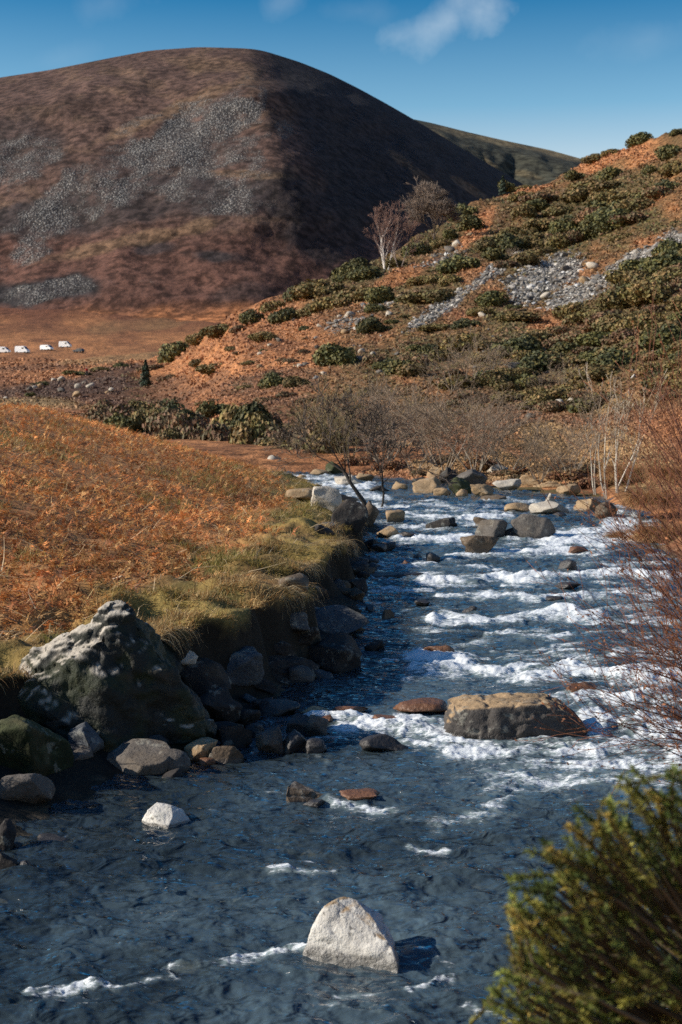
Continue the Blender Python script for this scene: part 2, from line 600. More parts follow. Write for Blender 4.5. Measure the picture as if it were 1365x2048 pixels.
def build_far_hill():
    pxs = np.linspace(620, 1700, 200)
    top = np.interp(pxs, [620, 700, 820, 860, 940, 1010, 1100, 1165, 1250, 1700], [230, 226, 237, 245, 265, 281, 300, 318, 350, 560])
    t = np.linspace(0, 1, 120)
    PX, T = np.meshgrid(pxs, t)
    PY = 600 + (top - 600) * T
    v, u = vy(PY), ux(PX, PY)
    Yd = 2300 + 900 * T ** 1.5 + 1500 * (u - 0.05) + 200 * (1 - np.sqrt(np.clip(1 - smooth(0.8, 1.0, T) ** 2 * .999, 0, 1)))
    P = at(PX, PY, Yd)
    P[..., 1] += (90 * fbm(P[..., 0] * .006, P[..., 2] * .004, 5.0, 3) + 25 * fbm(P[..., 0] * .03, P[..., 2] * .02, 9.0, 4)) * smooth(1.0, .9, T)
    last = P[-1].copy()
    last[:, 1] += 900
    last[:, 2] -= 300
    allP = np.concatenate([P, last[None]])
    c = np.broadcast_to(np.array([.050, .050, .036]), P.shape).copy()
    tan = np.array([.20, .155, .085])
    tn = blobs(PX, PY, [(900, 262, 60, 6, 14, .6), (1010, 286, 90, 7, 12, .9), (1120, 308, 60, 10, 16, 1), (965, 312, 46, 6, 30, .8), (880, 275, 40, 5, 40, .5), (1060, 345, 30, 5, 20, .5)])  # sunlit skyline band and streak painted in as tan patches
    c = lerp(c, tan, tn[..., None])
    col = np.concatenate([c.reshape(-1, 3), np.tile([.06, .06, .04], (len(pxs), 1))])
    me = make_mesh('far_hill', allP.reshape(-1, 3), grid_faces(len(t) + 1, len(pxs)), FAR_MAT, col, {'scree': np.zeros(len(col))})
    tag(link('far_hill', me), 'distant green grey fell behind the domed one', kind='structure')


ORANGE = np.array([.37, .165, .070])
RUST = np.array([.23, .100, .046])
HEATHER = np.array([.075, .045, .032])
STRAW = np.array([.36, .25, .115])
OLIVE = np.array([.085, .085, .026])


def moor_cover(PX, PY):
    n = fbm(PX * .012, PY * .05, 3.0, 5)
    c = lerp(ORANGE, RUST, smooth(-.25, .4, n)[..., None])
    hz = blobs(PX, PY, [(160, 775, 200, 16, -4, .9), (230, 745, 110, 9, -12, .8), (330, 790, 160, 22, 0, .8), (420, 770, 120, 14, 0, .7), (90, 800, 130, 12, 2, .5), (300, 840, 200, 12, 3, .45), (60, 740, 90, 8, -4, .5)])
    c = lerp(c, HEATHER, hz[..., None])
    st = blobs(PX, PY, [(60, 805, 90, 14, 0, .7), (250, 715, 160, 8, -6, .5), (160, 815, 120, 8, 2, .5), (330, 640, 130, 14, -8, .35)])
    c = lerp(c, STRAW * .8, st[..., None])
    return c


def build_moor():
    pys = np.concatenate([np.linspace(935, 800, 90), np.linspace(800, 600, 170)[1:]])
    pxs = np.linspace(-900, 1000, 420)
    PX, PY = np.meshgrid(pxs, pys)
    P = at(PX, PY, moor_Y(PY))
    P[..., 2] += moor_bump(P)
    # the sheet dips out of sight along its near edge, under the bank
    P[..., 2] -= 1.2 * smooth(66, 54, P[..., 1])
    c = moor_cover(PX, PY)
    c = lerp(c, np.array([.150, .062, .036]), smooth(672, 606, PY + 26 * fbm(PX * .012, PY * .02, 3.0, 5))[..., None])
    gv = blobs(PX, PY, [(20, 834, 60, 8, 0, .9), (160, 766, 70, 6, -3, .5)])
    me = make_mesh('moor', P.reshape(-1, 3), grid_faces(*PX.shape), MOOR_MAT, c.reshape(-1, 3), {'scree': gv.ravel() * .8})
    tag(link('moor', me), 'orange brown moorland rising behind the bracken bank', kind='structure')


SCREE_BLOBS = [(1270, 528, 150, 17, -27, .95), (1150, 592, 60, 18, -20, .9), (1085, 562, 84, 32, -24, .95), (985, 545, 74, 13, -38, .85), (900, 612, 90, 13, -34, .9), (838, 648, 40, 11, -25, .8),
               (690, 655, 60, 12, -10, .5), (880, 520, 60, 14, -20, .6), (760, 610, 50, 10, -20, .5)]


def scrub(PX, PY):
    """how much gorse and heather covers the hillside, 0 to 1"""
    return np.clip(smooth(540, 820, PX) * (.62 + .9 * fbm(PX * .011 - PY * .008, PY * .022, 53.0, 4)), 0, .92) * smooth(860, 780, PY)


def hs_cover(PX, PY):
    n = fbm(PX * .012 + PY * .012, PY * .03, 3.0, 5)
    c = lerp(ORANGE, RUST, smooth(-.2, .45, n)[..., None])
    ol = blobs(PX, PY, [(1200, 430, 200, 70, -22, .85), (1300, 640, 170, 110, -15, .85), (950, 690, 170, 50, -8, .6), (700, 560, 150, 40, -28, .7), (1100, 760, 160, 40, 0, .6),
                        (950, 480, 80, 30, -35, .6), (1330, 330, 60, 24, -20, .6), (820, 470, 60, 30, -30, .7)])
    c = lerp(c, np.array([.12, .085, .035]), ol[..., None])
    hz = blobs(PX, PY, [(520, 770, 170, 30, 0, .55), (860, 720, 110, 22, -6, .6), (1000, 830, 300, 50, 0, .5), (600, 810, 140, 24, 0, .6), (700, 870, 260, 40, 0, .5)])
    c = lerp(c, HEATHER, hz[..., None])
    c = lerp(c, np.array([.100, .076, .034]), (scrub(PX, PY))[..., None])
    st = blobs(PX, PY, [(1000, 940, 300, 30, 4, .6), (1180, 900, 160, 50, 10, .6), (1260, 930, 100, 60, 10, .7), (830, 905, 60, 20, 10, .6), (1250, 800, 120, 20, -10, .35)])
    c = lerp(c, STRAW, st[..., None])
    bk = blobs(PX, PY, [(960, 450, 70, 16, -48, 1), (1060, 380, 60, 10, -15, 1), (1240, 315, 110, 14, -18, 1), (1310, 400, 50, 14, -34, .9), (800, 560, 90, 14, -30, .8), (1090, 650, 60, 10, -10, .8)])
    c = lerp(c, ORANGE * 1.0, bk[..., None])
    return lerp(moor_cover(PX, PY), c, smooth(250, 480, PX)[..., None])


def build_slope():
    pxs = np.linspace(250, 1950, 560)
    t = np.concatenate([np.linspace(-.04, .3, 130), np.linspace(.3, 1, 230)[1:]])
    PX, T = np.meshgrid(pxs, t)
    yb = hs_bottomY(PX)
    pb = to_px(np.stack([PX * 0, yb, zw(yb) - 0.25], -1))[..., 1]
    pt = hs_top(PX)
    PY = pb + (pt - pb) * T
    P = at(PX, PY, hs_Y(PX, PY))
    P[..., 2] += hs_bump(P)
    # a low stony step up from the water
    rows = [P]
    last = P[-1]
    for dy, dz in ((8, -.8), (30, -7), (90, -30), (200, -60)):
        q = last.copy()
        q[:, 1] += dy
        q[:, 0] *= q[:, 1] / last[:, 1]
        q[:, 2] = q[:, 2] + dz
        rows.append(q[None])
    allP = np.concatenate(rows)
    c = hs_cover(PX, PY)
    sc = blobs(PX, PY, SCREE_BLOBS)
    col = np.concatenate([c.reshape(-1, 3), np.tile(RUST, (4 * len(pxs), 1))])
    scr = np.concatenate([sc.ravel(), np.zeros(4 * len(pxs))])
    me = make_mesh('hillside', allP.reshape(-1, 3), grid_faces(*allP.shape[:2]), SLOPE_MAT, col, {'scree': scr})
    tag(link('hillside', me), 'bracken and gorse hillside right of the river', kind='structure')


# ------------------------------------------------------------------ near ground: river bed and banks
def near_mat():
    b = NT('bank turf and stony bed')
    c = b.attr('col', 'Color')
    bed = b.attr('bed')
    P = b.pos()
    n1 = b.noise(P, 9.0, 5.0, 0.65)
    n2 = b.noise(P, 1.7, 4.0, 0.6)
    k = b.math('MULTIPLY', b.math('ADD', n1, 0.5), b.math('ADD', n2, 0.5))
    cc = b.mix(1.0, c, b.n('ShaderNodeCombineColor', {0: k, 1: k, 2: k}).outputs[0], 'MULTIPLY')
    v = b.n('ShaderNodeTexVoronoi', {'Vector': P, 'Scale': 5.5, 'Randomness': 1.0})
    sp = b.n('ShaderNodeSeparateColor', {0: v.outputs['Color']}).outputs[0]
    st = b.mix(b.math('POWER', sp, 2.2), (.04, .034, .022), (.27, .20, .13))
    st = b.mix(b.ramp(v.outputs['Distance'], .75, .3), (.02, .018, .012), st)
    cc = b.mix(bed, cc, st)
    b.principled(Base_Color=cc, Roughness=0.9, Specular_IOR_Level=0.2, Normal=b.bump(b.math('ADD', n1, b.math('MULTIPLY', v.outputs['Distance'], b.math('MULTIPLY', bed, -1.0))), 0.8, 0.05))
    return b.m


def build_near():
    Ys = np.concatenate([np.linspace(-6, 6, 30)[:-1], np.geomspace(6, 66, 560)])
    L, R = xl(Ys), xr(Ys)
    dl = np.concatenate([np.geomspace(60, 3.2, 50), np.linspace(3.1, 0, 64)])
    tr = np.linspace(0, 1, 60)[1:-1]
    dr = np.concatenate([np.linspace(0, 3, 30), np.geomspace(3.2, 60, 30)])
    X = np.concatenate([L[:, None] - dl[None], L[:, None] + (R - L)[:, None] * tr[None], R[:, None] + dr[None]], 1)
    Y = np.broadcast_to(Ys[:, None], X.shape)
    Z = near_z(X, np.maximum(Y, 0))
    DL, DR = L[:, None] - X, X - R[:, None]
    bed = smooth(0.35, 0.0, np.maximum(DL, DR))
    moss = np.array([.26, .185, .058])
    brk = np.array([.40, .190, .075])
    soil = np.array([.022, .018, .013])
    n = fbm(X * .5, Y * .5, 6.0, 4)
    dd = DL - lip_d(Y)
    c = lerp(moss, np.array([.20, .115, .045]), smooth(-.1, .4, fbm(X * .9, Y * .9, 26.0, 4))[..., None])
    c = lerp(c, np.array([.10, .085, .028]), smooth(.1, .45, fbm(X * 1.5, Y * 1.5, 36.0, 3))[..., None])
    c = lerp(c, brk, smooth(.7, 2.1, dd + 1.1 * n)[..., None])
    c = lerp(c, np.array([.27, .18, .075]), (smooth(.1, .6, fbm(X * 1.2, Y * 1.2, 3.0, 3)) * smooth(1.5, .2, dd))[..., None])
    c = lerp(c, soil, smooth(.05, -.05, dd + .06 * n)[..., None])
    cr = lerp(np.array([.12, .09, .035]), RUST, smooth(-.3, .3, n)[..., None])
    c = np.where((X > (L + R)[:, None] / 2)[..., None], cr, c)
    X = X + lip_shift(dd) * (1 + .8 * fbm(X * 2, Y * 2, 3.0, 2))
    me = make_mesh('ground', np.stack([X, Y, Z], -1).reshape(-1, 3), grid_faces(*X.shape), near_mat(), c.reshape(-1, 3), {'bed': bed.ravel()})
    tag(link('ground', me), 'river bed with mossy bank on the left', kind='structure')
    # the land beyond what the photo sees, one sheet to the horizon
    s = 9000.0
    V = np.array([[-s, -s, -45], [s, -s, -45], [s, s, -45], [-s, s, -45]])
    base = make_mesh('terrain', V, np.array([[0, 1, 2, 3]]), MOOR_MAT, np.tile(RUST, (4, 1)), {'scree': np.zeros(4)})
    tag(link('terrain', base), 'land beyond the valley', kind='structure')


build_hill()
build_far_hill()
build_moor()
build_slope()
build_near()
# ------------------------------------------------------------------ the river surface
# foam: (px0, py0, px1, py1, half thickness in photo rows, strength, crest height in metres)
FOAM = [
    (555, 951, 700, 957, 6, .8, .05), (580, 966, 740, 972, 10, 1, .10), (640, 987, 770, 990, 8, .9, .08), (690, 1006, 760, 1012, 7, .9, .08),
    (780, 1012, 1010, 1016, 5, .75, .06), (800, 1030, 1020, 1036, 8, 1, .10), (980, 1012, 1200, 1016, 3, .45, .03), (770, 1052, 900, 1056, 5, .75, .08),
    (790, 1076, 930, 1076, 9, 1, .12), (1115, 1080, 1230, 1046, 22, 1, .12), (1110, 1088, 1260, 1080, 9, 1, .1), (900, 1108, 1200, 1104, 7, 1, .10),
    (760, 1122, 1000, 1116, 5, .6, .06), (850, 1160, 1365, 1152, 8, 1, .14), (880, 1192, 1050, 1188, 7, .95, .10), (1060, 1196, 1330, 1186, 8, .85, .10),
    (860, 1238, 1200, 1230, 11, 1, .16), (1150, 1240, 1380, 1246, 7, .8, .10), (940, 1280, 1140, 1272, 6, .8, .08), (800, 1222, 1000, 1216, 3, .4, .04),
    (840, 1312, 940, 1330, 14, 1, .15), (830, 1342, 1080, 1336, 12, 1, .14), (1060, 1346, 1400, 1340, 15, 1, .18), (1100, 1306, 1200, 1318, 9, .8, .12),
    (1150, 1390, 1400, 1400, 16, .95, .16), (1190, 1440, 1420, 1450, 24, 1, .15), (1180, 1490, 1420, 1500, 18, 1, .10), (1240, 1300, 1400, 1310, 10, .8, .1),
    (640, 1436, 760, 1440, 9, .95, .10), (700, 1460, 890, 1462, 15, 1, .14), (810, 1440, 900, 1450, 14, .9, .12), (800, 1492, 1000, 1500, 9, .85, .06),
    (640, 1478, 720, 1492, 6, .6, .04), (900, 1508, 1180, 1500, 10, .9, .06), (980, 1540, 1365, 1530, 18, .82, .05), (1000, 1580, 1260, 1565, 14, .62, .03),
    (1080, 1560, 1300, 1590, 12, .6, .03), (860, 1640, 1000, 1625, 16, .7, .05), (660, 1606, 790, 1614, 6, .75, .04), (640, 1630, 700, 1632, 3, .4, .02),
    (555, 1744, 660, 1750, 8, .75, .05), (820, 1690, 890, 1696, 5, .6, .03), (880, 1728, 920, 1730, 4, .5, .03), (560, 1716, 640, 1722, 3, .35, .02),
    (610, 1888, 480, 1916, 9, .95, .06), (520, 1914, 340, 1938, 8, .85, .06), (350, 1950, 240, 1976, 6, .6, .05), (220, 1972, 70, 1992, 9, .85, .07),
    (830, 1900, 905, 1925, 7, .7, .05), (905, 1945, 820, 1980, 7, .75, .05), (670, 1988, 760, 1984, 5, .55, .03), (640, 2010, 760, 2030, 4, .4, .02), (940, 2015, 1040, 2035, 8, .6, .03),
    (540, 1585, 590, 1590, 4, .5, .02), (430, 1618, 470, 1626, 3, .4, .02), (620, 1500, 660, 1530, 5, .4, .02), (210, 1700, 280, 1690, 3, .3, .02), (735, 1230, 800, 1226, 3, .35, .03),
    (730, 1180, 800, 1176, 3, .3, .03), (1040, 1480, 1200, 1490, 12, .9, .08), (880, 1482, 1000, 1490, 8, .9, .08), (1020, 1300, 1100, 1296, 4, .5, .05), (700, 1090, 780, 1092, 4, .4, .04),
    (1180, 1130, 1330, 1126, 5, .7, .06), (1200, 1215, 1380, 1214, 5, .6, .06), (760, 1150, 860, 1152, 3, .4, .04), (960, 1062, 1110, 1085, 5, .6, .05), (870, 1045, 960, 1050, 6, .7, .06),
]


_g = np.random.default_rng(8)
for _ in range(210):
    _x, _y = _g.uniform(740, 1300), 1000 + 420 * _g.uniform(0, 1) ** 1.3
    _l = _g.uniform(30, 120)
    FOAM.append((_x, _y, _x + _l, _y + _g.uniform(-5, 3), _g.uniform(1.6, 4), _g.uniform(.4, .8), .03))
for _ in range(60):
    _x, _y = _g.uniform(880, 1365), _g.uniform(1400, 1620)
    _l = _g.uniform(40, 140)
    FOAM.append((_x, _y, _x + _l, _y + _g.uniform(-22, 12), _g.uniform(2.5, 6), _g.uniform(.4, .75), .02))


def foam_field(PX, PY):
    f = np.zeros(PX.shape)
    h = np.zeros(PX.shape)
    wobx = 16 * fbm(PX * .021, PY * .05, 2.0, 3)
    woby = fbm(PX * .016, PY * .03, 12.0, 4)
    for (x0, y0, x1, y1, th, k, cr) in FOAM:
        near = min(y0, y1) > 1590
        th, k, cr = th * (.8 if near else .84), k * (.95 if near else 1.04), cr * (.8 if near else 1)
        dx, dy = x1 - x0, y1 - y0
        L = math.hypot(dx, dy)
        m = (PX > min(x0, x1) - 60) & (PX < max(x0, x1) + 60) & (PY > min(y0, y1) - 5 * th - 14) & (PY < max(y0, y1) + 5 * th + 14)
        if not m.any():
            continue
        px, py = PX[m] + wobx[m], PY[m] + woby[m] * th * 1.5
        t = ((px - x0) * dx + (py - y0) * dy) / (L * L)
        tc = np.clip(t, 0, 1)
        ex, ey = px - (x0 + dx * tc), py - (y0 + dy * tc)
        dist = np.hypot(ex * .45, ey) / th
        side = np.where(ey > 0, 0.62, 1.15)             # foam trails off downstream, towards the camera
        a = k * np.exp(-(dist * side) ** 2 * 0.85)
        f[m] = np.maximum(f[m], a)
        h[m] = np.maximum(h[m], cr * np.exp(-dist ** 2 * 1.2) * k)
    return f, h


def water_mat():
    b = NT('river water with foam')
    P = b.pos()
    foam = b.attr('foam')
    Ps = b.vscale(P, (0.5, 1.45, 1.0))
    fine = b.noise(Ps, 12.0, 6.0, 0.68, 0.6)
    fine2 = b.noise(Ps, 44.0, 4.0, 0.62, 0.4)
    big = b.noise(P, 2.4, 5.0, 0.62, 0.8)
    fsum = b.math('ADD', foam, b.math('MULTIPLY', b.math('SUBTRACT', fine, 0.5), 1.7))
    fsum = b.math('ADD', fsum, b.math('MULTIPLY', b.math('SUBTRACT', fine2, 0.5), 1.5))
    fsum = b.math('ADD', fsum, b.math('MULTIPLY', b.math('SUBTRACT', big, 0.5), 1.2))
    fm = b.math('MULTIPLY', b.ramp(fsum, 0.50, 0.98), .97)
    fm = b.math('MULTIPLY', fm, b.ramp(foam, 0.04, 0.25))
    milk = b.math('MULTIPLY', b.ramp(b.math('ADD', foam, b.math('MULTIPLY', b.math('SUBTRACT', big, .5), .8)), 0.12, 0.9), 0.55)
    # ripples finer than the mesh
    Pr = b.vscale(P, (0.75, 1.3, 1.0))
    r1 = b.noise(Pr, 5.5, 2.5, 0.5, 0.6)
    r2 = b.noise(Pr, 30.0, 2.0, 0.5, 0.3)
    nrm = b.bump(b.math('ADD', r1, b.math('MULTIPLY', r2, 0.06)), 1.0, 0.085)
    fres = b.n('ShaderNodeFresnel', {'IOR': 1.33, 'Normal': nrm}).outputs[0]
    gl = b.n('ShaderNodeBsdfGlossy', {'Color': (1, 1, 1, 1), 'Roughness': 0.10, 'Normal': nrm})
    tr = b.n('ShaderNodeBsdfTransparent', {'Color': (.66, .74, .72, 1)})
    dk = b.n('ShaderNodeBsdfDiffuse', {'Color': (.086, .130, .160, 1), 'Normal': nrm})
    mk = b.n('ShaderNodeBsdfDiffuse', {'Color': (.30, .37, .36, 1), 'Normal': nrm})
    deep = b.attr('deep')
    body = b.n('ShaderNodeMixShader', {0: deep, 1: tr.outputs[0], 2: dk.outputs[0]})
    body = b.n('ShaderNodeMixShader', {0: milk, 1: body.outputs[0], 2: mk.outputs[0]})
    wat = b.n('ShaderNodeMixShader', {0: fres, 1: body.outputs[0], 2: gl.outputs[0]})
    fb = b.bump(b.math('ADD', fine, b.math('MULTIPLY', fine2, .5)), 0.7, 0.03)
    fo = b.n('ShaderNodeBsdfPrincipled', {'Base Color': (.80, .84, .86, 1), 'Roughness': .55, 'Normal': fb})
    fin = b.n('ShaderNodeMixShader', {0: fm, 1: wat.outputs[0], 2: fo.outputs[0]})
    b.t.links.new(fin.outputs[0], b.out.inputs[0])
    return b.m


def build_water():
    pys = np.concatenate([np.geomspace(5200, 2120, 60)[:-1], np.linspace(2120, 1500, 400), np.linspace(1500, 1150, 330)[1:], np.linspace(1150, 934, 300)[1:]])
    pxs = np.linspace(-420, 1560, 900)
    PX, PY = np.meshgrid(pxs, pys)
    P = water_at(PX, PY)
    X, Y = P[..., 0], P[..., 1]
    f, h = foam_field(PX, PY)
    rif = smooth(11.5, 17, Y) * (.16 + .16 * fbm(X * .5, Y * .9, 33.0, 3)) + .06
    f = f * np.clip(1.0 + .75 * fbm(X * 1.8, Y * 2.6, 21.0, 3), .25, 1.15)
    f = f * lerp(np.clip(.98 + 1.2 * fbm(X * 7, Y * 8, 27.0, 3), .05, 1.1), 1.0, smooth(10, 12.5, Y))
    f = np.maximum(f, rif)
    rough = np.interp(Y, [6, 9, 12, 16, 25, 60], [1.0, 1.0, 1.05, 1.1, 1.9, 3.0])
    wav = 0.020 * fbm(X * 1.3, Y * 2.6, 1.0, 3) + 0.016 * fbm(X * 3.4, Y * 6.0, 2.0, 3) + 0.006 * fbm(X * 10, Y * 17, 4.0, 3)
    ridg = (1 - np.abs(fbm(X * 1.1 + 5, Y * 3.0, 9.0, 3))) ** 4
    wav = lerp(2.3, 1.5, smooth(9, 14, Y)) * wav * rough + 0.022 * ridg * np.clip(rough - .6, 0, 2) * .6
    crest = h * (0.42 + 0.40 * fbm(X * 1.8, Y * 2.4, 3.0, 3)) + smooth(.25, .9, f) * (0.018 * fbm(X * 7, Y * 9, 5.0, 3) + 0.014 * fbm(X * 20, Y * 24, 6.0, 2))
    P[..., 2] += wav + crest
    L, R = xl(Y), xr(Y)
    inside = (X > L - 1.0) & (X < R + 1.2)
    deep = smooth(0.1, 1.5, np.minimum(X - L, R - X)) * (0.56 + 0.55 * fbm(X * .7, Y * .7, 7.0, 4)) * lerp(.80, 1, smooth(8, 14, Y))
    fc = grid_faces(*PX.shape)
    keep = inside.ravel()[fc].any(1)
    fc = fc[keep]
    used, inv = np.unique(fc.ravel(), return_inverse=True)
    me = make_mesh('river', P.reshape(-1, 3)[used], inv.reshape(-1, 4), water_mat(), None,
                   {'foam': f.ravel()[used], 'deep': np.clip(deep.ravel()[used], .25, .97)})
    tag(link('river', me), 'shallow river broken by white rapids', kind='structure')


build_water()
# ------------------------------------------------------------------ rocks
ORD = ['zeroth', 'first', 'second', 'third', 'fourth', 'fifth', 'sixth', 'seventh', 'eighth', 'ninth', 'tenth', 'eleventh', 'twelfth', 'thirteenth',
       'fourteenth', 'fifteenth', 'sixteenth', 'seventeenth', 'eighteenth', 'nineteenth', 'twentieth']
TENS = {2: 'twenty', 3: 'thirty', 4: 'forty', 5: 'fifty', 6: 'sixty', 7: 'seventy'}


def ordn(n):
    if n <= 20:
        return ORD[n]
    t, u = divmod(n, 10)
    return TENS[t][:-1] + 'ieth' if u == 0 else TENS[t] + '-' + ORD[u]


def ico(sub):
    import bmesh
    bm = bmesh.new()
    bmesh.ops.create_icosphere(bm, subdivisions=sub, radius=1.0)
    V = np.array([v.co[:] for v in bm.verts])
    T = np.array([[v.index for v in f.verts] for f in bm.faces])
    bm.free()
    return V, T


ICO = {s: ico(s) for s in (1, 2, 3, 4, 5)}


def rock_mat():
    b = NT('river rock')
    c = b.attr('col', 'Color')
    wet = b.attr('wet')
    O = b.obj()
    r = b.n('ShaderNodeObjectInfo').outputs['Random']
    off = b.n('ShaderNodeVectorMath', {0: O, 1: b.n('ShaderNodeCombineXYZ', {0: b.math('MULTIPLY', r, 50.0)}).outputs[0]}, operation='ADD').outputs[0]
    n1 = b.noise(off, 5.0, 6.0, 0.68)
    n2 = b.noise(off, 22.0, 5.0, 0.65)
    n3 = b.noise(off, 2.0, 3.0, 0.6)
    k = b.math('ADD', b.math('MULTIPLY', b.math('ADD', n1, n2), 0.75), 0.25)
    cc = b.mix(1.0, c, b.n('ShaderNodeCombineColor', {0: k, 1: k, 2: k}).outputs[0], 'MULTIPLY')
    # pale lichen blotches and dark pits
    lich = b.math('MULTIPLY', b.ramp(b.math('ADD', n1, b.math('MULTIPLY', n2, 0.35)), 0.74, 0.82), b.math('SUBTRACT', 0.40, wet, True))
    cc = b.mix(lich, cc, (.36, .35, .29))
    cc = b.mix(b.math('MULTIPLY', b.ramp(b.noise(off, 30.0, 2.0, .5), .40, .30), .6), cc, (.02, .018, .015))
    cc = b.mix(b.math('MULTIPLY', b.ramp(n3, .52, .7), .3), cc, (.14, .10, .06))
    rough = b.math('SUBTRACT', 0.85, b.math('MULTIPLY', wet, 0.5))
    h = b.math('ADD', n1, b.math('MULTIPLY', n2, .5))
    b.principled(Base_Color=cc, Roughness=rough, Specular_IOR_Level=b.math('ADD', .2, b.math('MULTIPLY', wet, .3)), Normal=b.bump(h, 0.8, 0.035))
    return b.m


ROCK = rock_mat()
ROCK_C = dict(white=(.66, .63, .57), pale=(.46, .41, .34), tan=(.34, .235, .135), grey=(.13, .115, .10), blue=(.085, .092, .10), brown=(.13, .095, .065),
              dark=(.040, .036, .034), wet=(.040, .037, .036), rust=(.16, .075, .038), moss=(.020, .026, .010), stone=(.080, .072, .066), moss_shaded=(.016, .017, .013), green=(.055, .062, .028))  # moss tones darkened to carry the big bank boulder's shade


def rock_mesh(name, seed, w, d, h, colour, sink=0.3, planes=(), nplanes=16, rough=0.14, sub=4, wet_to=None, top=None, tilt=0.0, boxy=0.28):
    """planes: (nx, ny, nz, dist) in unit-sphere space. wet_to: height of the wet band above the base. top: colour of upward faces"""
    g = np.random.default_rng(seed)
    V, T = ICO[sub]
    V = V.copy()
    if boxy:
        m = np.abs(V).max(1, keepdims=True)
        V = lerp(V, V / m * 0.86, boxy)
    cuts = [np.array([*p], float) for p in planes]
    for _ in range(nplanes):
        n = g.normal(size=3)
        n[2] *= 0.8
        n /= np.linalg.norm(n)
        cuts.append(np.array([*n, g.uniform(.40, .76)]))
    for c in cuts:
        n = c[:3] / np.linalg.norm(c[:3])
        e = V @ n - c[3]
        V = V - np.where(e > 0, e * .94, 0)[:, None] * n
    s = g.uniform(0, 99)
    nn = V / np.linalg.norm(V, axis=1, keepdims=True)
    disp = rough * fbm(V[:, 0] * 1.7 + s, V[:, 1] * 1.7, V[:, 2] * 1.7 + s, 4, .55) + rough * .45 * (np.abs(fbm(V[:, 0] * 3.5 + s, V[:, 1] * 3.5, V[:, 2] * 3.5, 3)) - .3)
    V = V + nn * disp[:, None]
    mn, mx = V.min(0), V.max(0)
    V = (V - mn) / (mx - mn)
    V[:, 0] = (V[:, 0] - .5) * w
    V[:, 1] = (V[:, 1] - .5) * d
    V[:, 2] = (V[:, 2] * (1 + sink) - sink) * h
    if tilt:
        V[:, 2] += V[:, 0] * math.tan(tilt)
    base = np.array(ROCK_C[colour])
    c = np.tile(base, (len(V), 1)) * (1 + .22 * fbm(V[:, 0] / w * 3 + s, V[:, 1] / d * 3, V[:, 2] / h * 3, 3))[:, None]
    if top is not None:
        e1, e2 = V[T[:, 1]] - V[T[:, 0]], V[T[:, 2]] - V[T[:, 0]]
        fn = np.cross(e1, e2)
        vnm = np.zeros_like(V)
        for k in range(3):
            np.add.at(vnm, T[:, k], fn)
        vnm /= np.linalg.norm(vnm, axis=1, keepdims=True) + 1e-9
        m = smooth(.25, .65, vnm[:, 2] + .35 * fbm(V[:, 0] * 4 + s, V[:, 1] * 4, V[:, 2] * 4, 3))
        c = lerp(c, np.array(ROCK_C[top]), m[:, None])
    wt_ = np.zeros(len(V))
    if colour in ('wet', 'rust'):
        wt_ += .8
    if wet_to:
        m = smooth(wet_to * 1.25, wet_to * .75, V[:, 2] + wet_to * .5 * fbm(V[:, 0] * 5 / w, V[:, 1] * 5 / d, s, 3))
        c = lerp(c, c * .33 + np.array([.012, .008, .004]), m[:, None])
        wt_ = np.maximum(wt_, m)
    return make_mesh(name, V, T, ROCK, np.clip(c, .004, .9), {'wet': wt_})


def vert_normals(V, T):
    fn = np.cross(V[T[:, 1]] - V[T[:, 0]], V[T[:, 2]] - V[T[:, 0]])
    N = np.zeros_like(V)
    for k in range(3):
        np.add.at(N, T[:, k], fn)
    return N / (np.linalg.norm(N, axis=1, keepdims=True) + 1e-9)


